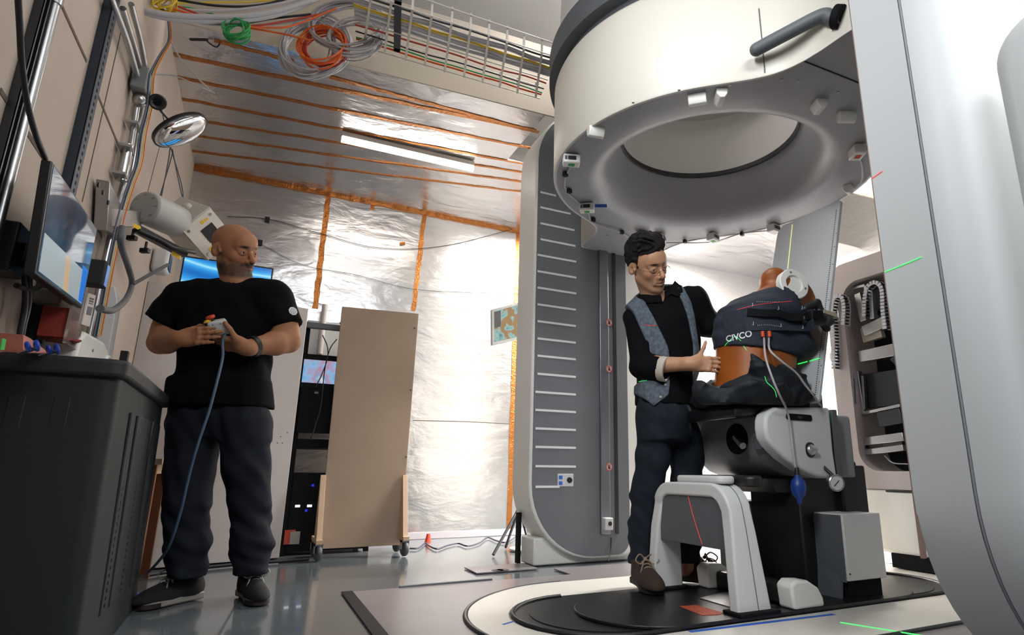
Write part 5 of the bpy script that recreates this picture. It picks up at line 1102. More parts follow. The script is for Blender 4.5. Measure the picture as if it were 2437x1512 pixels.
for i, pts in enumerate((((405, 95), (430, 140), (470, 185), (505, 220)), ((352, 190), (375, 178), (420, 182), (460, 200), (510, 222)))):
    tag(G().tube(crv([AY(x, y, 3.45-.05*i) for x, y in pts], 8), .004, 6).build('loose_cable', CABLE), ('straight', 'arching')[i]+' grey cable end sticking out from the conduits across the foil ceiling', 'cable')
for i, pts in enumerate((((395, 290), (405, 350), (380, 490)), ((410, 355), (425, 430), (440, 495)), ((412, 360), (395, 420), (372, 495)), ((385, 262), (400, 330), (432, 440), (436, 490)))):
    tag(G().tube(crv([AY(x, y, 3.55+.03*i) for x, y in pts], 6), .0028, 6).build('thin_wire', DSTEEL), 'thin dark wire hanging behind the convex mirror', 'wire', 'wires hanging behind the mirror')
for px, py in ((411, 356), (429, 440)): pass
# bullet camera and convex mirror
c = AY(375, 243, 3.00); bc_ = thing('security_camera', 'small security camera with dark round lens above the convex mirror', 'camera', tuple(c-ZZ*.03))
v = nrm(EYE-c)
p0 = W_(338, 236, .05)
G().tube([p0, p0*.5+c*.5-v*.01, c-v*.026, c-v*.010], [.012, .020, .027, .031], 16).build('housing', mat('camera_grey', '9A9490', .5), bc_)
G().lathe(c, v, [(.030, -.012), (.036, -.010), (.036, .012), (.030, .015), (.022, .010), (0, .008)], 28).build('front_ring', BLACK, bc_, sm=40)
G().lathe(c+v*.010, v, [(0, 0), (.016, 0), (.014, .004), (0, .006)], 20).build('lens', mat('lens_glass', '0A0B0E', .05), bc_)
c = AY(430, 311, 3.30); vw = nrm(c-EYE); ir = nrm(np.cross(vw, ZZ)); iu = np.cross(ir, vw)
mn = nrm(-vw*.44+(ir*.70-iu*.71)*.90)
mir = thing('convex_mirror', 'round convex safety mirror hanging by the left wall below the security camera', 'mirror', tuple(c-ZZ*.1))
Rm = .132; prm = [(Rm*math.sin(t), .035*(math.cos(t)-.0)) for t in np.linspace(math.pi/2, 0, 9)]
G().lathe(c, mn, prm, 40).build('mirror_face', mat('mirror_glass', 'D8DADC', .04, 1), mir, sm=60)
G().lathe(c, mn, [(Rm+.004, -.012), (Rm+.006, .004), (Rm-.001, .006), (0, -.02)], 40).build('mirror_back', BLACK, mir, sm=40)
G().tube([c-mn*.02, AY(398, 282, 3.34), AY(380, 262, 3.36)], .005, 8).build('mirror_arm', DSTEEL, mir)
# laser projector unit on a bracket
lu = AY(466, 556, 3.20); lp = thing('laser_projector', 'grey white laser projector box and motor cylinder on a wall bracket beside the monitor', 'projector', tuple(lu-ZZ*.12))
vw = nrm(lu-EYE); ir = nrm(np.cross(vw, ZZ)); iu = np.cross(ir, vw); D3 = lambda a, b, c: nrm(ir*a+iu*b+vw*c)
d1, d2, d3 = D3(.6, .8, .233), D3(.97, -.24, -1.674), D3(.72, -.69, .515)
lu = AY(498, 558, 3.42)-d2*.139; LG = mat('lab_grey_white', 'BDB8B0', .5)
bx = G().obox(lu, d1, d2, d3, .092, .137, .110).build('box', LG, lp, bevel=.005)
fc = lu+d2*.1385
G().obox(fc, d1, d3, d2, .088, .104, .002).build('front_plate', mat('cream_plate', 'D5CEC3', .5), bx)
G().obox(fc+d2*.002+d1*.012+d3*-.002, d1, d3, d2, .036, .042, .002).build('aperture', BLACK, bx)
for a, b in ((-.068, -.08), (-.068, .08), (.068, .08), (.068, -.08)): G().lathe(fc+d2*.002+d1*a+d3*b, d2, [(0, 0), (.008, 0), (.007, .004), (0, .004)], 10).build('screw', STEEL, bx)
for a, b, w, h in ((.035, -.072, .010, .006), (.012, -.074, .008, .009), (-.04, .070, .012, .013)): G().obox(fc+d2*.0026+d1*a+d3*b, d1, d3, d2, w, h, .001).build('yellow_label', YELP, bx)
for a in (-.040, .040): G().lathe(lu-d3*.110+d1*a, -d3, [(0, 0), (.026, 0), (.024, .012), (.014, .02), (0, .022)], 24).build('cap_knob', LG, bx, sm=50)
c0, c1 = AY(343, 492, 3.22), AY(425, 530, 3.40); cy_ = G().tube([c0, c1], .080, 40).build('motor_cylinder', mat('grey_cylinder', 'A7A6A3', .45), lp, bevel=.01, sm=40)
ax_ = nrm(c0-c1)
for a in range(8): g_ = c0+ax_*.001+(np.cross(ax_, ZZ)*math.cos(a*.785)+np.cross(ax_, np.cross(ax_, ZZ))*math.sin(a*.785))*.06; G().lathe(g_, ax_, [(0, 0), (.004, 0), (.004, .003), (0, .003)], 8).build('screw', STEEL, cy_)
b0, b1 = W_(240, 515, .02), AY(316, 520, 3.26)
G().bar(b0, b1, .075, .075).build('support_arm', mat('raw_alloy', '9F9C98', .45, .7), lp, bevel=.004)
G().prism([W_(228, 425, .01), W_(268, 500, .01), W_(262, 560, .01), W_(222, 545, .01)], (.045, 0, 0)).build('bracket_plate', STEEL, lp, bevel=.003)
for x, y in ((232, 440), (243, 458), (255, 482)): c = W_(x, y, .057); G().lathe(c, (1, 0, 0), [(0, 0), (.010, 0), (.010, .006), (0, .006)], 8).build('bolt', DSTEEL, lp)
g0, g1 = AY(325, 545, 3.20), AY(440, 606, 3.36); G().bar(g0, g1, .05, .03).build('guide_rail', DSTEEL, lp, bevel=.003)
for x, y in ((322, 538), (420, 608)): c = AY(x, y, 3.16+.0016*(x-322)); G().obox(c, g1-g0, ZZ, FH, .022, .010, .004).build('warning_label', YELP, lp)
for x, y in ((314, 567), (345, 597)):
    c = AY(x, y, 3.20); G().tube([c+ZZ*.045, c], .006, 8).obox(c, RX, ZZ, FH, .020, .011, .011).build('clamp_knob', BLACK, lp, bevel=.003)
G().tube(crv([AY(330, 550, 3.14), AY(380, 573, 3.2), AY(410, 590, 3.25), AY(440, 596, 3.30), AY(462, 600, 3.36)], 6), .012, 8).build('power_lead', BCABLE, lp)
HOSE = mat('grey_hose', '55575B', .6)
for nm, pts, r in (('flexible_hose', [(292, 540), (288, 580), (305, 635), (314, 675), (300, 712), (270, 738), (238, 735)], .016), ('flexible_hose', [(400, 630), (360, 652), (318, 676)], .010)):
    tag(G().tube(crv([AX(x, y, -.44-.0012*(x-290) if len(pts) > 4 else -.44+.001*(x-318)) for x, y in pts], 10), r*.6, 16).build(nm, HOSE), ('dark grey flexible hose looping down from the laser projector to the conduits' if len(pts) > 4 else 'thinner grey hose leading off the loop to the right'), 'hose')
# small utility boxes by the conduits
ub = W_(228, 652, .06); u1 = thing('control_box', 'dark grey control box with a pale blue screen beside the tilted monitor', 'control box', tuple(ub-ZZ*.06))
G().obox(ub, (1, 0, 0), (0, 1, 0), ZZ, .032, .034, .050).build('body', DARK, u1, bevel=.004)
G().obox(ub+np.array([.033, .014, 0]), (1, 0, 0), (0, 1, 0), ZZ, .001, .016, .042).build('display', mat('pale_blue_display', '7C95D8', .3, emit='7C95D8', es=.35), u1)
# tilted wall monitor
m4 = [AX(125, 383, -.55), AX(232, 545, -.55), AX(195, 735, -.55), AX(82, 652, -.55)]
mo = thing('wall_monitor', 'flat monitor on a wall arm above the dark cabinet, reflecting the room', 'monitor', tuple((m4[2]+m4[3])/2))
exx, ezz = nrm(m4[1]-m4[0]), None; nn = nrm(np.cross(m4[1]-m4[0], m4[0]-m4[3])); nn = nn if nn[0] > 0 else -nn
G().prism(m4, -nn*.024).build('casing', BLACK, mo, bevel=.004)
cen = sum(m4)/4; ins = [cen+(p-cen)*.95 for p in m4]
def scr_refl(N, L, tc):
    n = N.new('ShaderNodeTexNoise'); n.inputs['Scale'].default_value = 6; L.new(tc.outputs['Object'], n.inputs['Vector']); return ramp(N, L, n.outputs['Fac'], [(.3, '2B3A48'), (.55, '3F5566'), (.8, '5E7486')])  # room reflection painted as blue grey glow on the screen
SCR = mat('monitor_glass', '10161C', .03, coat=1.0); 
scr = screen('monitor_reflection', scr_refl, .85); scr.node_tree.nodes['Principled BSDF'].inputs['Roughness'].default_value = .04; scr.node_tree.nodes['Principled BSDF'].inputs['Specular IOR Level'].default_value = 1
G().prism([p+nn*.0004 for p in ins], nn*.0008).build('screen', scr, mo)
def scr_pt(u, v): return ins[0]*(1-u)*(1-v)+ins[1]*u*(1-v)+ins[2]*u*v+ins[3]*(1-u)*v
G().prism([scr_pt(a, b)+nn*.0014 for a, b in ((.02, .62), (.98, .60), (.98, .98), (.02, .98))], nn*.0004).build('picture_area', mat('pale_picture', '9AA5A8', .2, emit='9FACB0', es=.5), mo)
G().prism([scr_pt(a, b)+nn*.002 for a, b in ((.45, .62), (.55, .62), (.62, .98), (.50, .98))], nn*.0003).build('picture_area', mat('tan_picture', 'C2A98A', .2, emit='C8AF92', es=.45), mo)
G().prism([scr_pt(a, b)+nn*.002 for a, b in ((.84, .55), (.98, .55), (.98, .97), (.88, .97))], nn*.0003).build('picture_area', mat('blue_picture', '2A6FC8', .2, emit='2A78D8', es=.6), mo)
mb = AX(62, 600, -.62); G().box((XL+.002, mb[1]-.05, mb[2]-.07), (XL+.05, mb[1]+.05, mb[2]+.07)).bar((XL+.04, mb[1], mb[2]), (-.575, mb[1]+.12, mb[2]), .05, .05).build('wall_arm', BLACK, mo, bevel=.005)
bk_ = cen-nn*.034; G().obox(bk_, m4[1]-m4[0], m4[0]-m4[3], nn, .10, .06, .012).build('mount_plate', BLACK, mo)
for i, pts in enumerate((((58, 640), (60, 720), (48, 790), (40, 835)), ((70, 640), (68, 720), (55, 780), (46, 835)), ((40, 680), (75, 690), (105, 672), (115, 655)))):
    tag(G().tube(crv([W_(x, y, .045) for x, y in pts], 8), .008, 8).build('black_cable', BCABLE), ('left black cable', 'right black cable', 'looped black cable')[i]+' hanging below the tilted monitor on the wall', 'cable')

# ---------------------------------------------------------------- dark plastic cabinet at the lower left and what stands on it
CX0, CX1, CY0, CY1, CT = XL+.006, -.375, 2.19, 3.24, .878
cab = thing('plastic_cabinet', 'tall dark grey plastic storage cabinet with ribbed sides at the lower left', 'cabinet', ((CX0+CX1)/2, (CY0+CY1)/2, 0))
g = G(); lo = [(CX0, CY0-.02), (CX1+.012, CY0-.02), (CX1+.012, CY1+.02), (CX0, CY1+.02)]
def cabring(z, s):
    w = CX1-CX0+.02*s; h = CY1-CY0+.04*s; pts = rrect(w, h, .045, 5); cx = CX0+w/2; cy = (CY0+CY1)/2; return [(cx+a, cy+b, z) for a, b in pts]
r0, r1 = cabring(.0, 1.2), cabring(CT-.055, 0); n = len(r0); g.add(r0+r1, [(i, (i+1) % n, n+(i+1) % n, n+i) for i in range(n)]+[tuple(range(n-1, -1, -1)), tuple(range(n, 2*n))])
g.build('body', DARK, cab, sm=40)
rl = cabring(CT-.055, .9); G().prism(rl, (0, 0, .055)).build('lid', mat('dark_lid', '1E2124', .6), cab, bevel=.012, seg=3)
for x in (-.60, -.50): G().prism([(x-.022, CY0-.010, .10), (x+.022, CY0-.010, .10), (x+.020, CY0-.004, .76), (x-.020, CY0-.004, .76)], (0, .012, 0)).build('front_rib', DARK, cab, bevel=.003)
def side_x(z): return CX1+.024*(1-z/CT)*1.0
for y0, y1 in ((2.42, 2.50), (2.56, 2.90), (2.96, 3.14)): G().prism([(side_x(.12)-.006, y0, .12), (side_x(.74)-.002, y0, .74), (side_x(.74)-.002, y1, .74), (side_x(.12)-.006, y1, .12)], (.010, 0, 0)).build('side_rib', DARK, cab, bevel=.004)
for y in (2.46, 2.73, 3.05):
    g = G()
    for i in range(26): z = .14+i*.022; g.box((side_x(z)+.004, y-.006, z), (side_x(z)+.007, y+.006, z+.010))
    g.build('rib_teeth', DARK, cab, sm=0)
G().box((side_x(.65)+.004, 2.86, .60), (side_x(.65)+.014, 2.90, .74)).build('latch', BLACK, cab, bevel=.003)
# on the cabinet
yb_c = lambda px: FL(px, 852, CT+.002)
# white dispenser with a loop handle
wdv = AX(205, 812, -.50); dv = thing('label_machine', 'white plastic machine with an oval hand hole standing on the dark cabinet', 'machine', (-.60, 2.70, CT))
ya, yb2_ = 2.45, 2.95
prf = [(ya, CT+.002), (ya+.02, .98), (ya+.08, 1.015), (yb2_-.14, 1.03), (yb2_-.05, 1.01), (yb2_, .95), (yb2_+.005, CT+.002)]
G().prism([(-.655, y, z) for y, z in prf], (.105, 0, 0)).build('body', WHITE, dv, bevel=.014, seg=3, sm=40)
G().prism([(-.5495, yb2_-.055+a, .935+b) for a, b in rrect(.030, .060, .014, 5)], (.002, 0, 0)).build('hand_hole', BLACK, dv)
G().torus((-.548, yb2_-.055, .94), (1, 0, 0), .045, .008, 24, 8).build('hole_rim', WHITE, dv)
G().cyl((-.5495, (ya+yb2_)/2-.05, .97), (-.548, (ya+yb2_)/2-.05, .97), .006, 12).build('button', GREY, dv)
tr = tag(G().box((-.47, 2.44, CT+.001), (-.40, 2.95, CT+.014)).build('tray', BLACK, bevel=.003), 'flat black tray lying at the front edge of the cabinet lid', 'tray')
wbd = thing('white_board', 'narrow white upright board leaning at the wall behind the white machine', 'board', (-.62, 3.12, CT)); G().prism([(-.665, 3.13, CT+.001), (-.59, 3.13, CT+.001), (-.60, 3.13, 1.27), (-.62, 3.13, 1.33), (-.665, 3.13, 1.33)], (0, .09, 0)).build('panel', WHITE2, wbd, bevel=.003)
lv = AX(318, 815, -.60); lo_ = thing('louvre_panel', 'black framed louvre panel leaning beside the white upright board', 'panel', (-.60, 3.30, .606))
G().box((-.62, 3.51, .606), (-.59, 3.55, 1.11)).build('frame', BLACK, lo_); 
for i in range(5): G().bar((-.61, 3.55, 1.06-.045*i), (-.59, 3.68, 1.02-.045*i), .02, .004).build('slat', mat('slat_grey', '8C8E98', .5), lo_)
# wall things above the cabinet: soap box, acrylic holder with red box, sign
c = W_(124, 716, .04); sb = tag(G().obox(c, (1, 0, 0), (0, 1, 0), ZZ, .04, .075, .026).build('wall_dispenser', mat('beige_grey_plastic', '8F8A80', .5), bevel=.012, seg=3), 'beige grey rounded box on the wall below the tilted monitor', 'box')
c = AX(136, 772, -.60); rbx = thing('red_box', 'dark red box held in a clear holder on the wall below the monitor', 'box', tuple(c-ZZ*.05))
G().obox(c+np.array([.0, 0, .0]), (1, 0, 0), (0, 1, 0), ZZ, .035, .040, .048).build('carton', mat('dark_red_card', '8A2B1E', .6), rbx, bevel=.002)
G().obox(c+np.array([.02, .02, -.048]), (1, .5, 0), (-.5, 1, 0), ZZ, .035, .045, .003).build('flap', mat('dark_red_flap', '99301F', .6), rbx)
ACR = mat('clear_acrylic', 'E8DEDC', .08, trans=.85); 
c2 = AX(180, 765, -.56); ac = thing('acrylic_holder', 'clear acrylic sheet holder with a white sign beside the red box', 'holder', tuple(c2-ZZ*.12))
G().obox(c2, (1, 0, 0), (0, 1, 0), ZZ, .004, .075, .085).build('sheet', ACR, ac)
s4 = [AX(x, y, -.555) for x, y in ((208, 698), (225, 703), (210, 778), (192, 772))]; sg = G().prism(s4, (.004, 0, 0)).build('sign', mat('white_sign', 'CFC6BE', .6), ac)
def lerp4(u, v): return s4[0]*(1-u)*(1-v)+s4[1]*u*(1-v)+s4[2]*u*v+s4[3]*(1-u)*v
for v0, v1 in ((.12, .17), (.20, .25), (.28, .31)): G().prism([lerp4(a, b)+np.array([.0045, 0, 0]) for a, b in ((.2, v0), (.8, v0), (.8, v1), (.2, v1))], (.0008, 0, 0)).build('sign_print', DGREY, sg)
G().prism([lerp4(a, b)+np.array([.0045, 0, 0]) for a, b in ((.2, .40), (.85, .40), (.8, .66), (.2, .66))], (.0008, 0, 0)).build('sign_picture', GREY, sg)
# card, scissors
q4 = [AX(x, y, -.60) for x, y in ((-6, 792), (12, 800), (62, 836), (-6, 836))]; cdp = tag(G().prism(q4, (.05, 0, 0)).build('carton', mat('red_pink_card', 'A8584C', .6, var=('C07A6A', 30, .2))), 'red card box with a green label at the left edge on the cabinet', 'carton')
q4 = [AX(x, y, -.547) for x, y in ((4, 805), (13, 808), (8, 833), (-1, 833))]; G().prism(q4, (.002, 0, 0)).build('green_label', mat('green_label', '35A542', .5, emit='35A542', es=.1), cdp)  # printed label given a faint glow of its own
for i, (px, py) in enumerate(((86, 829), (134, 836))):
    c = AX(px, py, -.50); sc2 = thing('scissors', ('left', 'right')[i]+' pair of blue handled scissors on the cabinet lid below the monitor', 'scissors', tuple(c-ZZ*.01))
    G().torus(c+ZZ*.006, (1, .5, .4), .011, .004, 20, 8).torus(c+np.array([-.02, .014, .004]), (1, .5, .5), .010, .004, 20, 8).build('handle', BLUEP, sc2)
    G().bar(c, c+np.array([-.05, .08, -.005]), .012, .003).build('blade', STEEL, sc2)
# ---------------------------------------------------------------- along the back wall
wc_ = thing('white_cabinet', 'tall white cabinet behind the bald man, screen standing on it', 'cabinet', (-.13, 4.62, 0))
G().prism([(-.678, 4.22, .006), (.240, 4.45, .006), (.240, 4.86, .006), (-.678, 4.86, .006)], (0, 0, 1.649)).build('body', mat('cabinet_white', 'C9C2BF', .5, var=('BFB8B5', 4, .3)), wc_, bevel=.004)
for px, py in ((668, 1040), (672, 1055), (660, 1055), (684, 1030)): c = AY(px, py, 4.435); yy = 4.22+(c[0]+.678)*.2505; G().cyl((c[0], yy-.0005, c[2]), (c[0], yy-.002, c[2]), .004, 8).build('paint_chip', DGREY, wc_)
def blue_scr(N, L, tc):
    w = N.new('ShaderNodeTexWave'); w.wave_type = 'RINGS'; w.inputs['Scale'].default_value = 2.2; w.inputs['Distortion'].default_value = 6; w.inputs['Detail'].default_value = 0; L.new(tc.outputs['Object'], w.inputs['Vector'])
    return ramp(N, L, w.outputs['Fac'], [(.0, '1C6FC0'), (.55, '2E93E0'), (.92, '4DB4F0'), (1.0, '9BE0FA')])
tv = thing('display_screen', 'blue lit display screen on the white cabinet behind the bald man', 'screen', (-.28, 4.55, 1.656))
a, b = AY(440, 612, 4.52), AY(646, 651, 4.52)
G().box((a[0]-.01, 4.525, 1.675), (b[0]+.01, 4.56, a[2]+.012)).build('casing', BLACK, tv, bevel=.003)
G().box((a[0], 4.521, 1.69), (b[0], 4.526, a[2])).build('screen', screen('blue_desktop', blue_scr, 1.0), tv)
G().box((-.36, 4.5, 1.656), (-.20, 4.66, 1.668)).box((-.30, 4.55, 1.66), (-.26, 4.575, 1.75)).build('stand', BLACK, tv)
sp2 = AY(412, 650, 4.3); spk = thing('wall_device', 'small white and black device on the wall left of the blue screen', 'device', (XL+.05, 4.25, 1.72))
G().box((XL+.002, 4.18, 1.72), (XL+.09, 4.32, 1.86)).build('body', WHITE2, spk, bevel=.02); G().box((XL+.085, 4.20, 1.74), (XL+.095, 4.30, 1.84)).build('front', BLACK, spk, bevel=.004)
# instrument rack
rk = thing('equipment_rack', 'black equipment rack with lit screen between white cabinet and tan board', 'rack', (.52, 4.80, 0))
for x in (.262, .80): 
    for y in (4.62, 5.05): G().box((x-.016, y-.02, 0), (x+.016, y+.02, 1.575)).build('post', BLACKM, rk)
G().box((.246, 4.56, 1.545), (.816, 4.60, 1.585)).build('top_bar', DGREY, rk, bevel=.003)
for z0, z1, nm in ((1.30, 1.36, 'shelf'), (.98, 1.13, 'monitor_base'), (.70, .76, 'shelf'), (.02, .53, 'server_stack')): G().box((.272, 4.60, z0), (.80, 5.05, z1)).build(nm, BLACKM, rk, bevel=.003)
def rack_pic(N, L, tc):
    n = N.new('ShaderNodeTexNoise'); n.inputs['Scale'].default_value = 9; n.inputs['Detail'].default_value = 3; L.new(tc.outputs['Object'], n.inputs['Vector'])
    return ramp(N, L, n.outputs['Fac'], [(.30, '5FA3DC'), (.45, '8FB9DE'), (.55, 'B98BA5'), (.62, '7FA9CF'), (.72, 'E8E4DA')])
rm = G().box((.250, 4.575, 1.11), (.78, 4.60, 1.335)).build('rack_monitor', BLACKM, rk, bevel=.003)
G().box((.258, 4.572, 1.15), (.77, 4.576, 1.315)).build('screen', screen('rack_picture', rack_pic, .9), rm)
G().box((.262, 4.575, .80), (.80, 4.60, 1.11)).build('lower_panel', BLACKM, rk)
G().box((.35, 4.573, 1.075), (.375, 4.576, 1.09)).build('badge', GREY, rk)
G().box((.262, 4.59, .81), (.42, 4.60, .96)).build('grey_panel', mat('rack_grey', '8C8580', .5), rk)
G().box((.43, 4.585, .80), (.79, 4.60, .86)).build('foil_glint_strip', mat('foil_glint_white', 'EDE8E2', .4), rk)  # white strip stands in for bright foil reflection in the rack gap
for x in (.31, .385): G().box((x, 4.596, .305), (x+.03, 4.60, .32)).build('status_light', mat('white_led', 'E6F0FF', .3, emit='E6F0FF', es=2), rk)
for x, z in ((.40, .44), (.375, .275)): G().box((x, 4.596, z), (x+.015, 4.60, z+.015)).build('blue_led', mat('blue_led', '2030C0', .3, emit='2436E0', es=.8), rk)
G().box((.264, 4.585, .07), (.33, 4.60, .16)).build('red_label', mat('red_label', 'A83A2A', .6), rk); G().box((.30, 4.583, .07), (.36, 4.59, .15)).build('white_label', mat('grey_label', '8E8A86', .6), rk)
for pts in (((.36, 4.57, 1.50), (.40, 4.565, 1.42), (.41, 4.565, 1.33), (.38, 4.565, 1.2), (.35, 4.565, 1.12)), ((.46, 4.57, 1.48), (.42, 4.565, 1.40), (.40, 4.566, 1.25), (.40, 4.566, 1.0), (.38, 4.57, .86), (.36, 4.57, .76))): G().tube(crv([np.array(p) for p in pts], 6), .004, 6).build('lead', BCABLE, rk)
wb1 = tag(G().box((.28, 5.10, 1.40), (.80, 5.21, 1.72)).build('wall_panel', WHITE2, bevel=.004), 'white wall panel above the black rack', 'panel')
tag(G().tube([(.395, 5.09, 1.45), (.395, 5.09, 1.86)], .022, 14).build('wall_pipe', mat('pipe_white', 'CFC8C6', .5)), 'pale pipe standing on the wall above the black rack', 'pipe')
# tan board on castors
bd = thing('mobile_board', 'tall tan hardboard panel on castors in front of the foil wall', 'board', (.73, 4.40, 0))
G().prism([(.462, 4.385, .055), (.992, 4.40, .055), (1.012, 4.43, 1.712), (.458, 4.41, 1.690)], (0, .019, 0)).build('panel', MDF, bd, bevel=.002)
for px, py in ((811, 767), (989, 779), (797, 920), (979, 928), (778, 1088), (968, 1088)): c = AY(px, py, 4.395); G().lathe((c[0], 4.40+.028*(c[2]/1.7), c[2]), (0, -1, 0), [(0, -.006), (.006, -.006), (.006, .006), (0, .007)], 8).build('screw', DGREY, bd)
for x, lean in ((.445, -.02), (.985, .012)):
    G().prism([(x-.016, 4.22, .10), (x+.022, 4.22, .10), (x+.022, 4.22, .125), (x-.016, 4.22, .125)], (0, .32, 0)).build('runner', PINE, bd)
    G().prism([(x-.014, 4.25, .12), (x-.014, 4.385, .52), (x-.014, 4.40, .52), (x-.014, 4.40, .12)], (.034, 0, 0)).build('brace', PINE, bd, bevel=.002)
    for y in (4.26, 4.50):
        ct = G().lathe((x+.004, y, .045), (1, .25, 0), [(0, -.014), (.040, -.014), (.045, -.008), (.045, .008), (.040, .014), (0, .014)], 28).build('castor_wheel', mat('castor_grey', '4E5358', .5), bd)
        G().box((x-.022, y-.014, .045), (x-.017, y+.03, .10)).box((x+.024, y-.014, .045), (x+.029, y+.03, .10)).box((x-.022, y-.014, .088), (x+.029, y+.03, .10)).build('castor_fork', STEEL, ct)
# monitor by the column
def teal_pic(N, L, tc):
    v = N.new('ShaderNodeTexVoronoi'); v.inputs['Scale'].default_value = 22; L.new(tc.outputs['Object'], v.inputs['Vector'])
    n = N.new('ShaderNodeTexNoise'); n.inputs['Scale'].default_value = 14; L.new(tc.outputs['Object'], n.inputs['Vector']); a = N.new('ShaderNodeMath'); a.operation = 'MULTIPLY_ADD'; a.inputs[1].default_value = .5; L.new(v.outputs['Distance'], a.inputs[0]); L.new(n.outputs['Fac'], a.inputs[2])
    return ramp(N, L, a.outputs[0], [(.35, '3F6E72'), (.55, '7FB8B8'), (.7, 'A9D3CE'), (.8, 'B08A5A')])
YM = 4.15
q4 = [AY(x, y, YM+.0) for x, y in ((1170, 737), (1250, 716), (1252, 804), (1171, 822))]; mm = thing('column_monitor', 'white framed monitor half hidden behind the left of the far column', 'monitor', tuple((q4[2]+q4[3])/2))
G().prism(q4, (0, .03, 0)).build('casing', WHITE2, mm, bevel=.005); cq_ = sum(q4)/4; q5 = [cq_+(p-cq_)*.86 for p in q4]
G().prism([p-np.array([0, .0012, 0]) for p in q5], (0, .001, 0)).build('screen', screen('camera_view', teal_pic, .75), mm)
l5 = lambda u, v: q5[0]*(1-u)*(1-v)+q5[1]*u*(1-v)+q5[2]*u*v+q5[3]*(1-u)*v
G().prism([l5(a, b)-np.array([0, .002, 0]) for a, b in ((.0, .02), (.22, .02), (.22, .55), (.0, .55))], (0, .0006, 0)).build('side_bar', DGREY, mm)
G().tube([np.array([1.87, YM+.05, cq_[2]]), np.array([1.87, YM+.05, .004])], .018, 12).lathe((1.87, YM+.05, .004), (0, 0, 1), [(0, 0), (.14, 0), (.14, .012), (0, .012)], 24).bar((cq_[0]+.05, YM+.035, cq_[2]), (1.88, YM+.05, cq_[2]), .05, .03).build('stand', WHITE2, mm)
# tripod, post, red cap, floor leads
tp = thing('tripod', 'thin dark tripod leg leaning out left of the far column', 'tripod', (1.64, 4.1, 0)); top_ = AY(1236, 1208, 4.2)
for q in (FL(1174, 1321, .008), np.array([1.75, 4.35, .008]), np.array([1.80, 4.0, .008])): G().tube([top_, q], .010, 8).build('leg', DSTEEL, tp)
G().cyl(top_-ZZ*.02, top_+ZZ*.05, .02, 12).build('hub', BLACK, tp)
ps = AK(1243, 1345, float(np.array([1.55, 3.66, 0])@FH)); tag(G().box((1.553, 3.66, .0), (1.575, 3.70, .30)).build('black_post', BLACKM), 'short black post at the left foot of the far column', 'post')
rc = FL(1017, 1290, .0); tag(G().lathe((rc[0], rc[1]-.02, 0), (0, 0, 1), [(0, 0), (.028, 0), (.022, .02), (.016, .05), (.014, .062), (0, .062)], 18).build('warning_cone', mat('red_orange_plastic', 'D8432A', .4)), 'small red orange plastic cone on the floor by the foil wall', 'cone')
wv = [(975, 1303), (995, 1302), (1012, 1290), (1020, 1296), (1040, 1304), (1064, 1296), (1090, 1291), (1112, 1297), (1140, 1290), (1160, 1277), (1180, 1284), (1205, 1288), (1235, 1270)]
tag(G().tube(crv([FL(x, y+3, .008) for x, y in wv], 6), .006, 6).build('floor_cable', mat('dark_blue_cable', '2B3348', .5)), 'dark cable waving along the floor by the foil wall', 'cable')
tag(G().tube(crv([FL(x, y, .010) for x, y in ((270, 1392), (330, 1374), (400, 1362), (480, 1352), (560, 1344), (640, 1338), (735, 1331))], 6), .010, 8).build('floor_cable', BCABLE), 'thick black cable along the foot of the white cabinet', 'cable')
bt2 = FL(330, 1418, .001); tag(G().obox(bt2+ZZ*.004, RX, FH, ZZ, .022, .010, .004).build('blue_scrap', BTAPE), 'blue scrap of tape on the floor behind the black shoe', 'scrap')
# brown table behind the cabinet
tb_ = thing('wooden_table', 'brown wooden table standing partly hidden behind the dark cabinet', 'table', (-.55, 3.75, 0))
G().box((XL+.01, 3.50, .575), (-.372, 4.05, .605)).build('tabletop', PINE, tb_, bevel=.003)
for y in (3.58, 3.98): 
    for x in (-.42, -.64): G().prism([(x-.022, y-.022, 0), (x+.022, y-.022, 0), (x+.022, y+.022, 0), (x-.022, y+.022, 0)], (0, 0, .575)).build('leg', WOOD, tb_)
G().box((-.655, 3.565, .53), (-.405, 3.595, .575)).box((-.43, 3.58, .53), (-.41, 3.98, .575)).build('apron', PINE, tb_); G().box((-.65, 3.57, .10), (-.41, 3.59, .16)).build('foot_rail', WOOD, tb_)
# small black sensors with wires on the foil wall
def wall_wire(pts, lab, r=.0025): return tag(G().tube(crv([AY(x, y, YB-.015) for x, y in pts], 8), r, 6).build('wall_wire', BCABLE), lab, 'wire')
for px, py, lab in ((636, 523, 'small black sensor high on the foil wall right of the bald head'), (1240, 543, 'small black sensor on the foil wall by the far column top'), (1243, 617, 'small black sensor on the foil wall beside the column marks'), (619, 578, 'small black sensor on the foil wall just behind the bald head')):
    c = AY(px, py, YB-.015); tag(G().obox(c, (1, 0, 0), (0, 1, 0), ZZ, .018, .013, .022).build('wall_sensor', BLACK, bevel=.003), lab, 'sensor')
c = AY(958, 580, YB-.012); tag(G().obox(c, (1, 0, .3), (0, 1, 0), (-.3, 0, 1), .022, .008, .012).build('copper_tag', COPPER), 'small copper tag in the middle of the foil wall', 'tag')
wall_wire(((540, 515), (640, 522), (760, 555), (900, 590), (1060, 585), (1240, 540)), 'thin black wire sagging across the upper foil wall')
wall_wire(((610, 575), (720, 630), (850, 655), (1000, 690), (1240, 700)), 'thin dark wire crossing the middle of the foil wall', .0018)
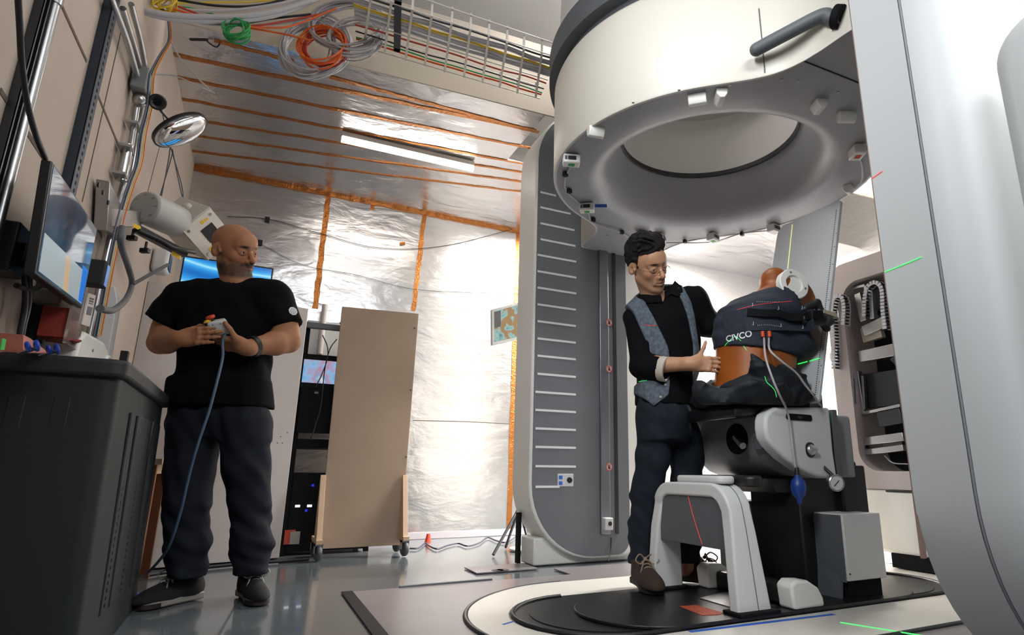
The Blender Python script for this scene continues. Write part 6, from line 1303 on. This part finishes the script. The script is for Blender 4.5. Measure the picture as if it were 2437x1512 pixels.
# ---------------------------------------------------------------- ceiling: strip light, wire tray, coils of cable
a, b = FL(813, 331, 2.84), FL(1126, 402, 2.84); d = nrm(b-a)
cl = thing('strip_light', 'lit white strip light under the foil ceiling', 'ceiling light', tuple((a+b)/2-ZZ*.02))
G().obox((a+b)/2+ZZ*.030, d, np.cross(ZZ, d), ZZ, np.linalg.norm(b-a)/2, .035, .018).build('fixture', WHITE, cl, bevel=.004)
G().tube([a, b], .024, 14).build('tube', mat('lit_tube', 'FFFFFF', .3, emit='FFF6EA', es=14), cl)
ZT = 2.80
ty = thing('wire_tray', 'white wire cable tray hung across the ceiling toward the scanner', 'cable tray', tuple(FL(1011, 100, ZT)))
Fp = [(866, 112), (915, 126), (965, 144), (1011, 157), (1058, 172), (1104, 184), (1148, 197), (1189, 209), (1231, 222), (1275, 232)]
Np = [(886, -30), (934, -14), (984, 2), (1030, 16), (1078, 32), (1122, 50), (1166, 64), (1210, 79), (1250, 94), (1292, 110)]
TW = mat('tray_white', 'D2CEC8', .45, .2); Ft = [FL(x, y, ZT) for x, y in Fp]; Nt = [FL(x, y, ZT) for x, y in Np]
dF = nrm(Ft[-1]-Ft[0]); ext = lambda L: [L[0]-dF*.5, L[-1]+dF*1.1]
for q, (f_, n_) in enumerate(zip(Ft, Nt)):
    n_ = f_+nrm(n_-f_)*.40; m_ = f_+(n_-f_)*.48; g = G(); g.bar(f_, n_, .012, .005)
    for p in (f_, m_, n_): g.bar(p, p+ZZ*.085, .005, .012, dF).bar(p+ZZ*.083, p+ZZ*.10+nrm(n_-f_)*.012, .005, .012, dF)
    g.build('tray_rib', TW, ty)
dn_ = nrm(Nt[4]-Ft[4]); e0, e1 = Ft[0]-dF*.02, Ft[-1]+dF*.03; LT = np.linalg.norm(e1-e0)
for o, z in ((0, 0), (.192, 0), (.40, 0), (0, .085), (.40, .085)): G().tube([e0+dn_*o+ZZ*z, e1+dn_*o+ZZ*z], .0035, 6).build('tray_wire', TW, ty)
for px, py in ((945, 100),): c = FL(px, py, ZT); G().bar(c+ZZ*.01+dn_*.30, c+ZZ*.01-dn_*.08, .035, .02).bar(c-dn_*.07, c-dn_*.07+ZZ*.22, .03, .03, dF).bar(c+dn_*.29, c+dn_*.29+ZZ*.8, .03, .03, dF).build('hanger', DSTEEL, ty)
TC = [(.03, OCABLE, 'orange', .006), (.055, GCABLE, 'green', .004), (.09, BCABLE, 'dark', .004), (.15, RCABLE, 'red', .005), (.215, CABLE, 'grey', .011), (.24, CABLE, 'grey', .011), (.265, CABLE, 'grey', .011), (.29, YCABLE, 'yellow', .007), (.315, CABLE, 'grey', .009), (.335, CABLE, 'grey', .008), (.37, DSTEEL, 'charcoal', .006)]
for i, (o, m, nm, r) in enumerate(TC):
    rr = random.Random(i); s_ = e0-dF*.1; pts = [s_+dn_*(o+rr.uniform(-.008, .008))+ZZ*(.005+r)+dF*t for t in np.linspace(.08, LT+.1, 9)]
    tag(G().tube(crv(pts, 4), r, 8).build(f'{nm}_cable', m), f'{nm} cable lying lengthwise on the white wire tray', 'cable', 'grey cables on the tray' if nm == 'grey' else None)
# cables sagging from the tray to the wall
SAG = [(CABLE, 'grey', ((285, -8), (340, 22), (420, 38), (560, 40), (660, 26), (740, 2)), .014), (CABLE, 'pale', ((300, 2), (360, 36), (460, 50), (590, 48), (680, 30), (760, -4)), .011), (YCABLE, 'yellow', ((330, 10), (420, 44), (500, 50), (580, 50), (660, 34), (760, 0)), .006), (OCABLE, 'orange', ((400, 18), (480, 40), (560, 60), (640, 66), (700, 60), (800, 20)), .005), (RCABLE, 'red', ((420, 14), (520, 50), (600, 62), (680, 50), (760, 34)), .005), (BCABLE, 'black', ((380, 20), (440, 46), (560, 56), (650, 44), (740, 34)), .006), (CABLE, 'low grey', ((400, 30), (480, 56), (600, 62), (690, 52), (760, 44)), .007), (CABLE, 'middle grey', ((360, 6), (450, 24), (560, 24), (680, 6), (760, -20)), .008), (BCABLE, 'upper black', ((400, -4), (520, 14), (620, 12), (720, -14)), .006), (OCABLE, 'lower orange', ((440, 34), (540, 58), (660, 78), (740, 96)), .005), (GCABLE, 'green', ((395, 20), (440, 18), (500, 32), (560, 56)), .005), (YCABLE, 'thin yellow', ((410, 8), (500, 6), (600, 4), (700, -6)), .004)]
for i, (m, nm, pts, r) in enumerate(SAG):
    tag(G().tube(crv([AY(x, y, 2.95+.012*i) for x, y in pts], 8), r, 8).build('sagging_cable', m), f'{nm} cable sagging across the top left below the ceiling', 'cable')
def coil(px, py, rx, ry, n, m, r, lab, nm, Y=3.05, seed=0, turns=1):
    c = AY(px, py, Y); rr = random.Random(seed); k_ = Y/3.05*.00255*.93; g = G()
    for i in range(n):
        R1, R2 = rx*k_*rr.uniform(.86, 1.06), ry*k_*rr.uniform(.86, 1.06); o = np.array([rr.uniform(-.012, .012), rr.uniform(-.02, .02), rr.uniform(-.015, .015)]); tl = rr.uniform(-.2, .2)
        pts = [c+o+RX*R1*math.cos(t)+ZZ*(R2*math.sin(t)+.15*R2*math.cos(t)*tl)+FH*(.02*math.sin(t+i)) for t in np.linspace(0, 2*math.pi, 29)]; g.tube(pts, r, 6, cap=False)
    return tag(g.build(nm, m), lab, 'cable coil')
coil(565, 76, 24, 23, 9, GCABLE, .0038, 'small coil of bright green cable hung at the ceiling', 'cable_coil', Y=2.96, seed=1)
coil(768, 112, 52, 48, 7, OCABLE, .0048, 'coil of orange cable hung at the left end of the tray', 'cable_coil', seed=2)
coil(775, 120, 48, 46, 4, RCABLE, .0048, 'coil of red cable hung among orange loops at the tray end', 'cable_coil', Y=3.08, seed=3)
coil(828, 62, 88, 66, 13, CABLE, .0050, 'upper loose coil of grey cable at the left end of the tray', 'cable_coil', Y=3.0, seed=4)
coil(752, 112, 80, 74, 12, CABLE, .0046, 'lower loose coil of grey cable hanging behind the orange coil', 'cable_coil', Y=3.12, seed=5)
coil(845, 88, 60, 52, 8, CABLE, .0045, 'small loose coil of grey cable just right of the orange coil', 'cable_coil', Y=2.98, seed=9)
coil(735, 120, 60, 70, 6, CABLE, .004, 'thin grey cable loops hanging lowest at the left of the orange coil', 'cable_coil', Y=3.14, seed=11)
coil(392, 6, 20, 18, 7, YCABLE, .0036, 'small coil of yellow cable at the top left corner', 'cable_coil', Y=3.0, seed=6)
coil(238, 2, 18, 14, 6, BLCABLE, .0036, 'small coil of blue cable on top of the perforated strut', 'cable_coil', Y=2.5, seed=7)
blk_ = AY(475, 85, 3.50); ck = thing('black_bracket', 'black bracket with a looped wire under the ceiling corner', 'bracket', tuple(blk_-ZZ*.05))
G().obox(blk_, RX, ZZ, FH, .055, .032, .012).build('plate', BLACK, ck, bevel=.01); G().cyl(blk_, blk_*[1, 1, 0]+ZZ*2.9, .006, 8).build('drop_rod', DSTEEL, ck); G().tube(crv([AY(x, y, 3.48) for x, y in ((440, 60), (470, 62), (500, 90), (522, 100), (515, 112), (495, 100), (485, 84))], 6), .004, 6).build('wire_loop', BCABLE, ck)
# projected alignment laser lines on the floor deck, columns and phantom
def laser(pts, m, lab, w=.0022):
    tag(G().tube([np.asarray(p) for p in pts], w, 5).build('laser_line', m), lab, 'laser line')
laser([AX(2105, 648, XB-.001), AY(2195, 612, .90)][:1]+[AX(2150, 630, XB-.002), AX(2193, 612, XB-.002)], LGRN, 'green laser line on the flank of the near column', .0012)
laser([AX(2075, 425, XB-.001), AX(2100, 408, XB-.001)], LRED, 'short red laser line on the edge of the near column', .0012)
laser([FL(2000, 1482, .015), FL(2180, 1511, .015), FL(2300, 1530, .015)], LGRN, 'green laser line on the white deck at the bottom right')
laser([BP(1886, 535), BP(1875, 640)], mat('yellow_laser_line', 'E8E79A', .6, emit='EFEE9E', es=.7), 'pale yellow laser line down the perforated board')
for i, (p, q) in enumerate((((1899, 867), (1922, 861)), ((1927, 860), (1951, 853)))): laser([BP(*p), BP(*q)], LGRN, ('left', 'right')[i]+' dash of the green laser line across the perforated board')
bpy.context.view_layer.update()
bag = bpy.data.objects['beanbag_cushion']
def on(o, px, py, out=.002):
    M_ = o.matrix_world; I_ = M_.inverted(); e_ = I_ @ Vector(EYE); h, l, n_, _ = o.ray_cast(e_, (I_ @ Vector(EYE+ray(px, py)))-e_, distance=9); return np.array(M_ @ l)+np.array(n_)*out if h else None
def surf_line(o, pts, m, lab, w=.0018):
    w *= .6; P = [on(o, x, y) for x, y in crv([np.array(p, float) for p in pts], 5)]; P = [p for p in P if p is not None]
    if len(P) > 1: laser(P, m, lab, w)
surf_line(bag, ((1820, 896), (1826, 912), (1836, 920), (1844, 930), (1848, 945)), LGRN, 'wavy green laser line on the black beanbag')
tor_ = bpy.data.objects['torso']
surf_line(vest, ((1725, 823), (1738, 810), (1750, 800)), LGRN, 'green laser line on the vest below the printed letters', .0014); surf_line(vest, ((1752, 801), (1764, 812)), LGRN, 'green laser line running down from the printed letters', .0014)
surf_line(tor_, ((1758, 812), (1768, 822), (1777, 834)), LGRN, 'green laser line on the amber belly of the phantom', .0014)
surf_line(vest, ((1755, 738), (1790, 729), (1830, 722), (1885, 717)), LRED, 'thin red laser line across the top of the navy vest', .0010)
surf_line(vst, ((1532, 774), (1550, 775), (1570, 776)), LRED, 'short red laser line on the grey vest panel', .0012)
surf_line(vst, ((1512, 911), (1526, 908), (1540, 906)), LGRN, 'short green laser line on the lower grey vest', .0012)
plate_ = [o for o in bpy.data.objects if o.name.startswith('infill_plate')][0]
surf_line(plate_, ((1638, 1180), (1648, 1220), (1660, 1260), (1672, 1296)), LRED, 'thin red laser line down the grey plate of the knee guard', .0012)
und_ = bpy.data.objects['underside']
surf_line(und_, ((1852, 365), (1856, 400), (1868, 440), (1895, 478)), LRED, 'thin red laser line curving through the scanner bore', .0012)
